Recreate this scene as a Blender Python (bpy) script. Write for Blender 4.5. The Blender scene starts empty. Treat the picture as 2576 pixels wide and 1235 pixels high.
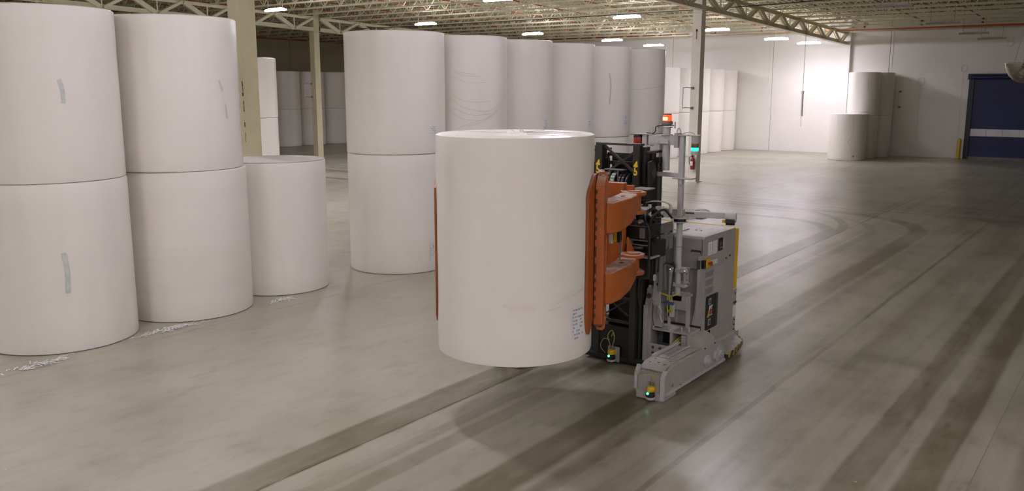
import bpy, math, random
from mathutils import Vector, Matrix
random.seed(7)
S = bpy.context.scene
COL = S.collection
R = math.radians

# ------------------------------------------------------------------ camera, world, exposure
cam_data = bpy.data.cameras.new('camera')
cam = bpy.data.objects.new('camera', cam_data)
COL.objects.link(cam)
cam.location = (0, 0, 3.9147)
cam.rotation_euler = (R(90) - 0.178814, 0, R(36.5))
cam_data.sensor_width = 36
cam_data.lens = 2180.4 / 2576 * 36
cam_data.clip_end = 300
S.camera = cam
w = bpy.data.worlds.new('world'); S.world = w
w.use_nodes = True
w.node_tree.nodes['Background'].inputs[0].default_value = (0.9, 0.95, 1, 1)
w.node_tree.nodes['Background'].inputs[1].default_value = 0.0
S.view_settings.view_transform = 'Standard'
S.view_settings.look = 'None'
S.view_settings.exposure = -0.2
S.view_settings.gamma = 1.0
S.view_settings.use_curve_mapping = False
S.cycles.use_denoising = True
S.cycles.max_bounces = 7
S.cycles.diffuse_bounces = 5
S.cycles.glossy_bounces = 3
S.cycles.use_adaptive_sampling = True
S.cycles.adaptive_threshold = 0.07
S.cycles.adaptive_min_samples = 20
S.cycles.sample_clamp_indirect = 6
LAMP = 130.0            # radiance of a ceiling light's diffuser
BEAM = 225.0            # watts its lens throws downwards, cut off at the side as in the hall
LAMP_COL = (1.0, 0.95, 1.09)

# ------------------------------------------------------------------ materials
def nodes_of(m):
    m.use_nodes = True
    nt = m.node_tree
    return nt, nt.nodes, nt.links, nt.nodes['Principled BSDF']

def M(name, col, rough=0.5, metal=0.0, var=0.08, scale=6.0, bump=0.0, bscale=40.0, stretch=(1, 1, 1), spec=0.5, coat=0.0, world=False, dust=0.0):
    m = bpy.data.materials.new(name)
    nt, N, L, b = nodes_of(m)
    b.inputs['Roughness'].default_value = rough
    b.inputs['Metallic'].default_value = metal
    b.inputs['Specular IOR Level'].default_value = spec
    b.inputs['Coat Weight'].default_value = coat
    b.inputs['Coat Roughness'].default_value = 0.12
    if world:
        tc = N.new('ShaderNodeNewGeometry'); out = tc.outputs['Position']
    else:
        tc = N.new('ShaderNodeTexCoord'); out = tc.outputs['Object']
    mp = N.new('ShaderNodeMapping'); mp.inputs['Scale'].default_value = stretch
    L.new(out, mp.inputs['Vector'])
    nz = N.new('ShaderNodeTexNoise'); nz.inputs['Scale'].default_value = scale; nz.inputs['Detail'].default_value = 5
    L.new(mp.outputs[0], nz.inputs['Vector'])
    mr = N.new('ShaderNodeMapRange'); mr.inputs[1].default_value = 0.3; mr.inputs[2].default_value = 0.7
    mr.inputs[3].default_value = 1 - var; mr.inputs[4].default_value = 1 + var
    L.new(nz.outputs['Fac'], mr.inputs[0])
    mx = N.new('ShaderNodeMix'); mx.data_type = 'RGBA'; mx.blend_type = 'MULTIPLY'
    mx.inputs['Factor'].default_value = 1
    mx.inputs[6].default_value = (*col, 1)
    L.new(mr.outputs[0], mx.inputs[7])
    last = mx.outputs[2]
    if dust > 0:        # pale dust that settles on faces that look up
        ge = N.new('ShaderNodeNewGeometry'); sp = N.new('ShaderNodeSeparateXYZ'); L.new(ge.outputs['Normal'], sp.inputs[0])
        m2 = N.new('ShaderNodeMapRange'); m2.inputs[1].default_value = 0.55; m2.inputs[2].default_value = 1.0; m2.inputs[4].default_value = dust
        L.new(sp.outputs[2], m2.inputs[0])
        n2 = N.new('ShaderNodeTexNoise'); n2.inputs['Scale'].default_value = 9; L.new(out, n2.inputs['Vector'])
        ml = N.new('ShaderNodeMath'); ml.operation = 'MULTIPLY'; L.new(m2.outputs[0], ml.inputs[0])
        m3 = N.new('ShaderNodeMapRange'); m3.inputs[1].default_value = 0.25; m3.inputs[2].default_value = 0.6; L.new(n2.outputs[0], m3.inputs[0])
        L.new(m3.outputs[0], ml.inputs[1])
        md = N.new('ShaderNodeMix'); md.data_type = 'RGBA'; L.new(ml.outputs[0], md.inputs['Factor'])
        L.new(last, md.inputs[6]); md.inputs[7].default_value = (0.62, 0.58, 0.52, 1)
        last = md.outputs[2]
    L.new(last, b.inputs['Base Color'])
    if bump > 0:
        n3 = N.new('ShaderNodeTexNoise'); n3.inputs['Scale'].default_value = bscale; n3.inputs['Detail'].default_value = 3
        L.new(mp.outputs[0], n3.inputs['Vector'])
        bp = N.new('ShaderNodeBump'); bp.inputs['Strength'].default_value = bump; bp.inputs['Distance'].default_value = 0.02
        L.new(n3.outputs['Fac'], bp.inputs['Height']); L.new(bp.outputs[0], b.inputs['Normal'])
    return m

def emit(name, col, strength, base=None):
    m = bpy.data.materials.new(name)
    nt, N, L, b = nodes_of(m)
    b.inputs['Base Color'].default_value = (*(base or col), 1)
    b.inputs['Emission Color'].default_value = (*col, 1)
    b.inputs['Emission Strength'].default_value = strength
    nz = N.new('ShaderNodeTexNoise'); nz.inputs['Scale'].default_value = 4
    mr = N.new('ShaderNodeMapRange'); mr.inputs[3].default_value = strength * 0.92; mr.inputs[4].default_value = strength * 1.08
    L.new(nz.outputs[0], mr.inputs[0]); L.new(mr.outputs[0], b.inputs['Emission Strength'])
    return m

def stripes(name, c1, c2, freq, axis=(1, 0, 1), rough=0.5):
    m = bpy.data.materials.new(name)
    nt, N, L, b = nodes_of(m)
    b.inputs['Roughness'].default_value = rough
    tc = N.new('ShaderNodeTexCoord')
    d = N.new('ShaderNodeVectorMath'); d.operation = 'DOT_PRODUCT'; d.inputs[1].default_value = axis
    L.new(tc.outputs['Object'], d.inputs[0])
    a = N.new('ShaderNodeMath'); a.operation = 'MULTIPLY'; a.inputs[1].default_value = freq; L.new(d.outputs['Value'], a.inputs[0])
    f = N.new('ShaderNodeMath'); f.operation = 'FRACT'; L.new(a.outputs[0], f.inputs[0])
    g = N.new('ShaderNodeMath'); g.operation = 'GREATER_THAN'; g.inputs[1].default_value = 0.5; L.new(f.outputs[0], g.inputs[0])
    mx = N.new('ShaderNodeMix'); mx.data_type = 'RGBA'; L.new(g.outputs[0], mx.inputs['Factor'])
    mx.inputs[6].default_value = (*c1, 1); mx.inputs[7].default_value = (*c2, 1)
    L.new(mx.outputs[2], b.inputs['Base Color'])
    return m

def floor_material():
    m = bpy.data.materials.new('worn_concrete')
    nt, N, L, b = nodes_of(m)
    geo = N.new('ShaderNodeNewGeometry')
    sep = N.new('ShaderNodeSeparateXYZ'); L.new(geo.outputs['Position'], sep.inputs[0])
    X, Y = sep.outputs[0], sep.outputs[1]
    def num(v):
        n = N.new('ShaderNodeValue'); n.outputs[0].default_value = v; return n.outputs[0]
    def ma(op, a, c=None, clamp=False):
        n = N.new('ShaderNodeMath'); n.operation = op; n.use_clamp = clamp
        for i, q in enumerate((a, c)):
            if q is None: continue
            if isinstance(q, (int, float)): n.inputs[i].default_value = q
            else: L.new(q, n.inputs[i])
        return n.outputs[0]
    def noise(scale, stretch=(1, 1, 1), detail=4, rough=0.55, off=0.0):
        mp = N.new('ShaderNodeMapping'); mp.inputs['Scale'].default_value = stretch; mp.inputs['Location'].default_value = (off, off * .7, 0)
        L.new(geo.outputs['Position'], mp.inputs[0])
        n = N.new('ShaderNodeTexNoise'); n.inputs['Scale'].default_value = scale; n.inputs['Detail'].default_value = detail
        n.inputs['Roughness'].default_value = rough
        L.new(mp.outputs[0], n.inputs['Vector']); return n.outputs['Fac']
    def rng(v, a, c, lo=0.0, hi=1.0, smooth=True):
        n = N.new('ShaderNodeMapRange'); n.interpolation_type = 'SMOOTHSTEP' if smooth else 'LINEAR'
        n.inputs[1].default_value = a; n.inputs[2].default_value = c; n.inputs[3].default_value = lo; n.inputs[4].default_value = hi
        L.new(v, n.inputs[0]); return n.outputs[0]
    wob = ma('MULTIPLY', ma('SUBTRACT', noise(0.35, off=3), 0.5), 0.5)
    def lane(x0, half, y_turn=None, rad=2.0, wobble=1.0):     # a wheel track that runs along y, and may turn towards -x
        xx = ma('ADD', X, ma('MULTIPLY', wob, wobble * 0.5))
        if y_turn is None:
            d = ma('ABSOLUTE', ma('SUBTRACT', xx, x0))
        else:
            px = ma('MAXIMUM', ma('SUBTRACT', xx, x0 - rad), 0.0)
            py = ma('MAXIMUM', ma('SUBTRACT', Y, y_turn), 0.0)
            ln = ma('SQRT', ma('ADD', ma('MULTIPLY', px, px), ma('MULTIPLY', py, py)))
            d = ma('ABSOLUTE', ma('SUBTRACT', ln, rad))
        return rng(d, half * .95, half * 0.6)
    streak = noise(1.0, (3.2, 0.10, 1), 5, 0.6)
    streak2 = noise(1.0, (9.0, 0.18, 1), 4, 0.6, 11)
    patch = noise(0.55, (1, 0.6, 1), 6, 0.62)
    fine = noise(5.0, (1, 0.35, 1), 6, 0.65, 5)
    grain = noise(60.0, (1, 1, 1), 3, 0.7)
    # how deep in the aisle (east of the roll row) a point lies: that is where the trucks run and wear the slab dark
    aisle = rng(X, -8.0, -4.2)
    dark = ma('MULTIPLY', rng(patch, 0.36, 0.68), 0.30)
    mott = noise(2.2, (1, 0.5, 1), 7, 0.68, 40)
    dark = ma('ADD', dark, ma('MULTIPLY', rng(mott, 0.48, 0.74), 0.30))
    dark = ma('ADD', dark, ma('MULTIPLY', rng(fine, 0.5, 0.72), 0.20))
    dark = ma('ADD', dark, ma('MULTIPLY', ma('MULTIPLY', rng(streak, 0.42, 0.68), aisle), 0.23))
    dark = ma('ADD', dark, ma('MULTIPLY', ma('MULTIPLY', rng(streak2, 0.5, 0.7), aisle), 0.14))
    dark = ma('ADD', dark, ma('MULTIPLY', aisle, 0.15))
    cross = noise(1.0, (0.09, 3.0, 1), 5, 0.6, 21)            # tracks that run across, in the cross aisle
    band = ma('MULTIPLY', rng(Y, 27.5, 29.5), rng(Y, 34.0, 31.5))
    dark = ma('ADD', dark, ma('MULTIPLY', ma('MULTIPLY', rng(cross, 0.4, 0.62), band), 0.38))
    west = rng(X, -15.5, -17.0)
    dark = ma('ADD', dark, ma('MULTIPLY', ma('MULTIPLY', rng(cross, 0.45, 0.65), west), 0.25))
    tr = None
    for (x0, half, yt, rad, k) in ((-7.08, 0.24, 24.0, 2.25, 0.75), (-7.0, 0.10, None, 1, 0.22), (-6.9, 0.17, 24.6, 4.4, 0.75), (-6.36, 0.12, None, 1, 0.26),
                                   (-6.05, 0.16, 24.5, 3.4, 0.4), (-5.0, 0.30, 25.2, 3.3, 0.6), (-4.55, 0.16, None, 1, 0.22), (-3.75, 0.05, None, 1, 0.40),
                                   (-2.15, 0.22, None, 1, 0.42), (-1.58, 0.24, None, 1, 0.55), (-0.6, 0.3, None, 1, 0.35), (-3.1, 0.3, 27.5, 2.8, 0.2), (0.9, 0.3, None, 1, 0.4)):
        t = ma('MULTIPLY', lane(x0, half, yt, rad, 0.35), k)
        tr = t if tr is None else ma('MAXIMUM', tr, t)
    trn = ma('MULTIPLY', tr, rng(noise(1.0, (2.5, 0.35, 1), 5, 0.6, 31), 0.22, 0.6, 0.55, 1.0))
    dark = ma('ADD', dark, trn)
    dark = ma('ADD', dark, ma('MULTIPLY', rng(grain, 0.55, 0.8), 0.08))
    # crumbled joint edge along the lane
    crack = ma('MULTIPLY', rng(ma('ABSOLUTE', ma('ADD', ma('SUBTRACT', X, -6.8), ma('MULTIPLY', ma('SUBTRACT', noise(2.2, off=9), 0.5), 0.16))), 0.05, 0.012), rng(noise(1.3, off=2), 0.42, 0.6))
    dark = ma('ADD', dark, ma('MULTIPLY', crack, 0.45))
    dark = ma('MINIMUM', dark, 1.0)
    mx = N.new('ShaderNodeMix'); mx.data_type = 'RGBA'; L.new(dark, mx.inputs['Factor'])
    mx.inputs[6].default_value = (0.385, 0.368, 0.285, 1); mx.inputs[7].default_value = (0.14, 0.121, 0.072, 1)
    # pale flecks of paper dust
    vor = N.new('ShaderNodeTexVoronoi'); vor.inputs['Scale'].default_value = 2.6; L.new(geo.outputs['Position'], vor.inputs['Vector'])
    fleck = ma('MULTIPLY', rng(vor.outputs['Distance'], 0.045, 0.02), rng(noise(0.5, off=15), 0.5, 0.62))
    m2 = N.new('ShaderNodeMix'); m2.data_type = 'RGBA'; L.new(ma('MULTIPLY', fleck, 0.6), m2.inputs['Factor'])
    L.new(mx.outputs[2], m2.inputs[6]); m2.inputs[7].default_value = (0.7, 0.68, 0.63, 1)
    L.new(m2.outputs[2], b.inputs['Base Color'])
    L.new(rng(patch, 0.3, 0.7, 0.285, 0.33), b.inputs['Roughness'])
    b.inputs['Specular IOR Level'].default_value = 0.8
    return m

PAPER = (0.80, 0.765, 0.70)
m_paper = M('wrapped_paper', PAPER, 0.29, var=0.03, scale=2.2, bump=0.10, bscale=14, stretch=(1, 1, 0.06), spec=0.45)
m_paper_h = M('wound_paper', PAPER, 0.40, var=0.03, scale=1.6, bump=0.10, bscale=14, stretch=(0.05, 0.05, 1.6), spec=0.4)
m_paper_end = M('paper_roll_end', (0.70, 0.67, 0.62), 0.6, var=0.05, scale=3)
m_film = M('clear_film_fold', (0.80, 0.775, 0.73), 0.15, var=0.03, spec=0.8, coat=0.6)
m_crease = M('film_crease', (0.64, 0.60, 0.54), 0.4, var=0.05)
m_marker = M('grey_marker_ink', (0.56, 0.59, 0.565), 0.45, var=0.10, scale=14)
m_label = M('label_paper', (0.78, 0.77, 0.77), 0.5, var=0.02)
m_print = M('label_print', (0.36, 0.37, 0.37), 0.6, var=0.2, scale=30)
m_stain = M('tan_stain', (0.77, 0.72, 0.65), 0.4, var=0.06)
m_floor = floor_material()
m_joint = M('joint_filler', (0.055, 0.05, 0.042), 0.8, world=True)
m_wall = M('white_painted_panel', (0.80, 0.775, 0.72), 0.55, var=0.03, scale=0.6, bump=0.05, bscale=8, world=True)
m_wallgap = M('panel_joint_sealant', (0.35, 0.33, 0.28), 0.7, world=True)
m_darkwall = M('left_wall_brown', (0.42, 0.36, 0.23), 0.6, var=0.08, scale=0.5, world=True)  # one even brown, darker than the other walls
m_deck = M('shaded_cream_deck', (0.46, 0.43, 0.29), 0.75, var=0.05, scale=0.7, spec=0.2, world=True)  # deck darkened, the shade behind the joists is put into its colour
m_steel = M('cream_painted_steel', (0.72, 0.68, 0.48), 0.45, var=0.05, scale=3, world=True)
m_column = M('cream_column_paint', (0.62, 0.565, 0.37), 0.45, var=0.05, scale=3, world=True)
m_joist = M('lit_cream_joist', (0.76, 0.72, 0.52), 0.5, var=0.06, scale=3, world=True)  # lighter than the deck, light on the chords is put into the colour
m_red = M('red_sprinkler_pipe', (0.42, 0.075, 0.022), 0.4, var=0.12, scale=6, world=True)
m_lamp = emit('led_tube_glow', LAMP_COL, LAMP)
m_lampoff = M('unlit_diffuser', (0.42, 0.38, 0.33), 0.4)
m_housing = M('lamp_housing', (0.50, 0.48, 0.43), 0.45)
m_blue = M('blue_door_curtain', (0.012, 0.017, 0.085), 0.5, var=0.12, scale=2, bump=0.25, bscale=10, stretch=(0.3, 1, 3), world=True)
m_clear = M('clear_vinyl_strip', (0.72, 0.72, 0.74), 0.2, var=0.12, scale=1.4, world=True)
m_black = M('black_paint', (0.010, 0.0095, 0.008), 0.42, var=0.3, scale=9, dust=0.10)
m_mast = M('greasy_black_mast_steel', (0.026, 0.024, 0.019), 0.38, var=0.35, scale=7, stretch=(1, 1, 0.3), dust=0.45)
m_rubber = M('black_hose_rubber', (0.020, 0.020, 0.019), 0.5, var=0.2)
m_gray = M('grey_machine_paint', (0.36, 0.345, 0.325), 0.42, var=0.06, scale=5, dust=0.55)
m_gray_d = M('dark_grey_machine_paint', (0.17, 0.165, 0.158), 0.45, var=0.12, scale=5, dust=0.3)
m_gray_l = M('light_grey_painted_tube', (0.45, 0.44, 0.42), 0.4, var=0.04, dust=0.2)
m_orange = M('orange_clamp_paint', (0.40, 0.100, 0.016), 0.40, var=0.10, scale=6, bump=0.04, bscale=60, dust=0.75)
m_orange_d = M('orange_pad_paint', (0.33, 0.080, 0.014), 0.45, var=0.12, scale=6, stretch=(1, 1, 0.2), dust=0.5)
m_yellow = M('yellow_paint', (0.62, 0.40, 0.015), 0.4, var=0.08)
m_digit = M('yellow_digit_vinyl', (0.80, 0.56, 0.03), 0.4, var=0.03)
m_hazard = stripes('yellow_black_hazard_tape', (0.50, 0.33, 0.02), (0.04, 0.037, 0.03), 5.2, (1, -1, 0.8))
m_chrome = M('bright_steel', (0.62, 0.60, 0.57), 0.25, metal=0.9, var=0.06)
m_mirror = M('polished_dome', (0.30, 0.28, 0.24), 0.10, metal=0.95, var=0.04)
m_white = M('white_plastic', (0.74, 0.73, 0.71), 0.4, var=0.03)
m_cable_y = M('yellow_green_cable', (0.36, 0.35, 0.05), 0.45, var=0.2)
m_cable_w = M('pale_cable', (0.50, 0.49, 0.43), 0.45, var=0.1)
m_hosegreen = M('pale_green_hose', (0.34, 0.40, 0.29), 0.5, var=0.35, scale=30)
m_bluep = M('blue_connector', (0.03, 0.07, 0.22), 0.4)
m_redlens = M('red_lens', (0.33, 0.035, 0.015), 0.15, var=0.15, scale=30, coat=0.5)
m_beacon = emit('lit_orange_beacon', (1.0, 0.06, 0.015), 1.6, (0.8, 0.1, 0.02))
m_beacon_hot = emit('beacon_bulb', (1.0, 0.35, 0.18), 4)
m_green = emit('lit_green_segment', (0.04, 1.0, 0.62), 2.0)
m_greenled = emit('small_green_led', (0.10, 1.0, 0.55), 2.6)
m_amber = M('amber_segment', (0.30, 0.10, 0.02), 0.2)
m_redpaint = M('red_cylinder_paint', (0.30, 0.045, 0.022), 0.35, var=0.08)
m_redbtn = M('red_button', (0.42, 0.06, 0.01), 0.35)

# ------------------------------------------------------------------ mesh building
class MB:
    def __init__(self): self.v = []; self.f = []
    def add(self, vs, fs):
        o = len(self.v); self.v += [tuple(p) for p in vs]; self.f += [tuple(i + o for i in f) for f in fs]; return self
    def bx(self, x0, x1, y0, y1, z0, z1):
        return self.add([(x0, y0, z0), (x1, y0, z0), (x1, y1, z0), (x0, y1, z0), (x0, y0, z1), (x1, y0, z1), (x1, y1, z1), (x0, y1, z1)],
                        [(0, 3, 2, 1), (4, 5, 6, 7), (0, 1, 5, 4), (1, 2, 6, 5), (2, 3, 7, 6), (3, 0, 4, 7)])
    def beam(self, p0, p1, w, h, up=(0, 0, 1)):
        p0, p1 = Vector(p0), Vector(p1); d = (p1 - p0).normalized(); u = Vector(up)
        s = d.cross(u)
        if s.length < 1e-4: s = d.cross(Vector((0, 1, 0)))
        s.normalize(); u = s.cross(d).normalized()
        s *= w / 2; u *= h / 2
        vs = [p0 - s - u, p0 + s - u, p0 + s + u, p0 - s + u, p1 - s - u, p1 + s - u, p1 + s + u, p1 - s + u]
        return self.add(vs, [(0, 1, 2, 3), (7, 6, 5, 4), (0, 4, 5, 1), (1, 5, 6, 2), (2, 6, 7, 3), (3, 7, 4, 0)])
    def prism(self, pts, axis, a0, a1):
        # axis 'x': pts are (y,z); 'y': (x,z); 'z': (x,y)
        def P(p, a): return {'x': (a, p[0], p[1]), 'y': (p[0], a, p[1]), 'z': (p[0], p[1], a)}[axis]
        n = len(pts)
        vs = [P(p, a0) for p in pts] + [P(p, a1) for p in pts]
        fs = [tuple(range(n))[::-1], tuple(range(n, 2 * n))] + [(i, (i + 1) % n, n + (i + 1) % n, n + i) for i in range(n)]
        return self.add(vs, fs)
    def cyl(self, p0, p1, r, seg=16, r2=None):
        p0, p1 = Vector(p0), Vector(p1); d = (p1 - p0).normalized(); r2 = r if r2 is None else r2
        a = d.orthogonal().normalized(); b = d.cross(a)
        c = [a * math.cos(2 * math.pi * i / seg) + b * math.sin(2 * math.pi * i / seg) for i in range(seg)]
        vs = [p0 + q * r for q in c] + [p1 + q * r2 for q in c]
        return self.add(vs, [tuple(range(seg))[::-1], tuple(range(seg, 2 * seg))] + [(i, (i + 1) % seg, seg + (i + 1) % seg, seg + i) for i in range(seg)])
    def tube(self, pts, r, seg=7, n=5):
        P = [Vector(p) for p in pts]
        if len(P) > 2 and n > 1:
            Q = [P[0] * 2 - P[1]] + P + [P[-1] * 2 - P[-2]]; out = []
            for i in range(1, len(Q) - 2):
                for k in range(n):
                    t = k / n; a, b, c, d = Q[i - 1], Q[i], Q[i + 1], Q[i + 2]
                    out.append(0.5 * ((2 * b) + (c - a) * t + (2 * a - 5 * b + 4 * c - d) * t * t + (-a + 3 * b - 3 * c + d) * t ** 3))
            out.append(P[-1]); P = out
        vs, fs = [], []; a = None
        for i, p in enumerate(P):
            d = (P[min(i + 1, len(P) - 1)] - P[max(i - 1, 0)])
            d = d.normalized() if d.length > 1e-9 else Vector((0, 0, 1))
            a = d.orthogonal().normalized() if a is None else (a - d * a.dot(d)).normalized()
            b = d.cross(a)
            vs += [p + (a * math.cos(2 * math.pi * k / seg) + b * math.sin(2 * math.pi * k / seg)) * r for k in range(seg)]
        for i in range(len(P) - 1):
            for k in range(seg):
                fs.append((i * seg + k, i * seg + (k + 1) % seg, (i + 1) * seg + (k + 1) % seg, (i + 1) * seg + k))
        fs += [tuple(range(seg))[::-1], tuple(range((len(P) - 1) * seg, len(P) * seg))]
        return self.add(vs, fs)
    def lathe(self, prof, c=(0, 0, 0), seg=48, close=True):
        vs, fs = [], []; n = len(prof)
        for i in range(seg):
            a = 2 * math.pi * i / seg
            vs += [(c[0] + r * math.cos(a), c[1] + r * math.sin(a), c[2] + z) for r, z in prof]
        for i in range(seg):
            j = (i + 1) % seg
            for k in range(n - 1):
                fs.append((i * n + k, j * n + k, j * n + k + 1, i * n + k + 1))
        if close:
            fs.append(tuple(i * n for i in range(seg))[::-1]); fs.append(tuple(i * n + n - 1 for i in range(seg)))
        return self.add(vs, fs)
    def curved(self, cols, r0, r1, c=(0, 0)):
        # a plate bent round a vertical axis: cols = (angle in degrees, z low, z high)
        vs = []
        for a, z0, z1 in cols:
            ca, sa = math.cos(R(a)), math.sin(R(a))
            vs += [(c[0] + r0 * ca, c[1] + r0 * sa, z0), (c[0] + r1 * ca, c[1] + r1 * sa, z0), (c[0] + r1 * ca, c[1] + r1 * sa, z1), (c[0] + r0 * ca, c[1] + r0 * sa, z1)]
        fs = [(0, 1, 2, 3)]
        for i in range(len(cols) - 1):
            o = 4 * i
            for k in range(4): fs.append((o + (k + 1) % 4, o + k, o + 4 + k, o + 4 + (k + 1) % 4))
        o = 4 * (len(cols) - 1); fs.append((o + 3, o + 2, o + 1, o))
        return self.add(vs, fs)
    def band(self, pts, width, r, c=(0, 0), vertical=True, sub=6):
        # a thin strip lying on a vertical cylinder: pts = (angle in degrees, z)
        Q = []
        E_ = [(2 * pts[0][0] - pts[1][0], 2 * pts[0][1] - pts[1][1])] + list(pts) + [(2 * pts[-1][0] - pts[-2][0], 2 * pts[-1][1] - pts[-2][1])]
        for i in range(1, len(E_) - 2):
            for k in range(sub):
                t = k / sub; Q.append(tuple(0.5 * (2 * E_[i][j] + (E_[i + 1][j] - E_[i - 1][j]) * t + (2 * E_[i - 1][j] - 5 * E_[i][j] + 4 * E_[i + 1][j] - E_[i + 2][j]) * t * t + (3 * E_[i][j] - E_[i - 1][j] - 3 * E_[i + 1][j] + E_[i + 2][j]) * t ** 3) for j in (0, 1)))
        Q.append(pts[-1]); vs = []
        for i, (a, z) in enumerate(Q):
            p, q = Q[max(i - 1, 0)], Q[min(i + 1, len(Q) - 1)]
            ds, dz = R(q[0] - p[0]) * r, q[1] - p[1]; l = math.hypot(ds, dz) or 1
            ns, nz = -dz / l * width / 2, ds / l * width / 2
            for s in (1, -1):
                aa = R(a) + s * ns / r
                vs.append((c[0] + r * math.cos(aa), c[1] + r * math.sin(aa), z + s * nz))
        return self.add(vs, [(2 * i, 2 * i + 2, 2 * i + 3, 2 * i + 1) for i in range(len(Q) - 1)])
    def patch(self, a0, a1, z0, z1, r, c=(0, 0), n=5):
        vs = []
        for i in range(n + 1):
            a = R(a0 + (a1 - a0) * i / n)
            vs += [(c[0] + r * math.cos(a), c[1] + r * math.sin(a), z0), (c[0] + r * math.cos(a), c[1] + r * math.sin(a), z1)]
        return self.add(vs, [(2 * i, 2 * i + 2, 2 * i + 3, 2 * i + 1) for i in range(n)])
    def mesh(self, name, mat, smooth=True, ang=0.7):
        me = bpy.data.meshes.new(name)
        me.from_pydata(self.v, [], self.f); me.update()
        me.materials.append(mat)
        import bmesh
        bm = bmesh.new(); bm.from_mesh(me); bmesh.ops.recalc_face_normals(bm, faces=bm.faces); bm.to_mesh(me); bm.free()
        if smooth:
            me.polygons.foreach_set('use_smooth', [True] * len(me.polygons)); me.set_sharp_from_angle(angle=ang)
        return me
    def build(self, name, mat, parent=None, label=None, bevel=0, smooth=True):
        o = bpy.data.objects.new(name, self.mesh(name, mat, smooth)); COL.objects.link(o)
        if parent: o.parent = parent
        if label: o['label'] = label
        if bevel:
            b = o.modifiers.new('bevel', 'BEVEL'); b.width = bevel; b.segments = 2; b.limit_method = 'ANGLE'; b.angle_limit = 0.6; b.harden_normals = True
        return o

def link(name, me, parent=None, loc=None):
    o = bpy.data.objects.new(name, me); COL.objects.link(o)
    if parent: o.parent = parent
    if loc: o.location = loc
    return o
def thing(name, label, cat, loc=(0, 0, 0), group=None):
    o = bpy.data.objects.new(name, None); COL.objects.link(o); o.location = loc; o.empty_display_size = 0.3
    return tag(o, label, cat, group)
def tag(o, label, cat, group=None):
    o['label'] = label; o['category'] = cat
    if group: o['group'] = group
    return o
def structure(o): o['kind'] = 'structure'; return o
def copy_tree(o, parent=None):
    c = o.copy(); COL.objects.link(c)
    if parent: c.parent = parent
    for ch in list(o.children): copy_tree(ch, c)
    return c

# ------------------------------------------------------------------ setting
YB, XL, XR, YF = 55.2, -54.0, 9.0, -9.0
def zb(y): return 7.20 + 0.030 * (YB - y)       # underside of the joists: the roof falls towards the back wall
def zd(y): return zb(y) + 0.78                  # steel deck
def zg(y): return 6.43 + 0.029 * (YB - y)       # bottom chord of the girders

# floor: concrete bays with saw-cut joints
base = MB().bx(XL - .3, XR + .3, YF - .3, YB + .3, -0.30, -0.005)
floor = structure(base.build('floor', M('saw_cut_filler', (0.30, 0.29, 0.24), 0.8, world=True)))
P = 5.65
x0s = [-12.45 + P * k for k in range(-8, 5)]
y0s = [YF]
for xa in x0s:
    for ya in y0s:
        a, b_, c, d = max(xa, XL), min(xa + P, XR), YF, YB
        if b_ - a < .3 or d - c < .3: continue
        MB().bx(a + .004, b_ - .004, c + .003, d - .003, -0.05, 0).build('concrete_bay', m_floor, floor, smooth=False)

# walls
def wall(name, horiz, at, lo, hi, mat, joints, thick=0.3, face=1, gapmat=None):
    o = MB()
    if horiz: o.bx(lo, hi, at + face * .10, at + face * thick, -.3, 11) if face > 0 else o.bx(lo, hi, at - thick, at - .10, -.3, 11)
    else: o.bx(at - thick, at - .10, lo, hi, -.3, 11) if face < 0 else o.bx(at + .10, at + thick, lo, hi, -.3, 11)
    w_ = structure(o.build(name, gapmat or m_wallgap))
    js = [lo] + joints + [hi]
    for a, b_ in zip(js, js[1:]):
        q = MB()
        g = 0.012
        if horiz: q.bx(a + g, b_ - g, min(at, at + face * .12), max(at, at + face * .12), 0, 11)
        else: q.bx(min(at, at + face * .12), max(at, at + face * .12), a + g, b_ - g, 0, 11)
        q.build('wall_panel', mat, w_)
    return w_
wall('wall_back', True, YB, XL, XR, m_wall, [-48.17, -41.17, -34.17, -27.17, -20.17, -13.17, -6.17, 0.83])
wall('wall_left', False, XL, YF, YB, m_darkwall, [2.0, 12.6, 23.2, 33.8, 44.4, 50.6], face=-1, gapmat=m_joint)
wall('wall_right', False, XR, YF, YB, m_wall, [2.0, 12.6, 23.2, 33.8, 44.4], face=1)
wall('wall_front', True, YF, XL, XR, m_wall, [-45, -36, -27, -18, -9, 0], face=-1)

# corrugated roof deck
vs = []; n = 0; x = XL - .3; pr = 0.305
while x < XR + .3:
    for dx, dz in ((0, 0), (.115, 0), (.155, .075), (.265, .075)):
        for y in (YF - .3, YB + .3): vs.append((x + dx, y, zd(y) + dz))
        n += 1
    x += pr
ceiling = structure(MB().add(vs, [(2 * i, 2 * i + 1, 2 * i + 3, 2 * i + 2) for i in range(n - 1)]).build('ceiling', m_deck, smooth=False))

# open-web joists, three bays, each joist a part of the ceiling
def joist_mesh(length):
    j = MB(); H = .74
    for s in (-1, 1):
        a, b_ = sorted((s * .016, s * .078)); c, d = sorted((s * .016, s * .026))
        j.bx(0, length, a, b_, 0, .010); j.bx(0, length, c, d, 0, .075)
        j.bx(0, length, a, b_, H - .010, H); j.bx(0, length, c, d, H - .075, H)
    k = max(2, round(length / 1.22)); st = length / k
    for i in range(k):
        a = i * st
        j.beam((a, 0, H - .04), (a + st / 2, 0, .03), .038, .038); j.beam((a + st / 2, 0, .03), (a + st, 0, H - .04), .038, .038)
        j.beam((a + st / 2, 0, .03), (a + st / 2, 0, H - .04), .02, .02)
    return j.mesh('joist', m_joist, smooth=False)
XG = (-38.9, -15.6)
for xa, xb in ((XL, XG[0]), (XG[0], XG[1]), (XG[1], XR)):
    me = joist_mesh(xb - xa - .3)
    y = 54.75
    while y > 11.5:
        link('joist', me, ceiling, (xa + .15, y, zb(y)))
        y -= 1.85

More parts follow.
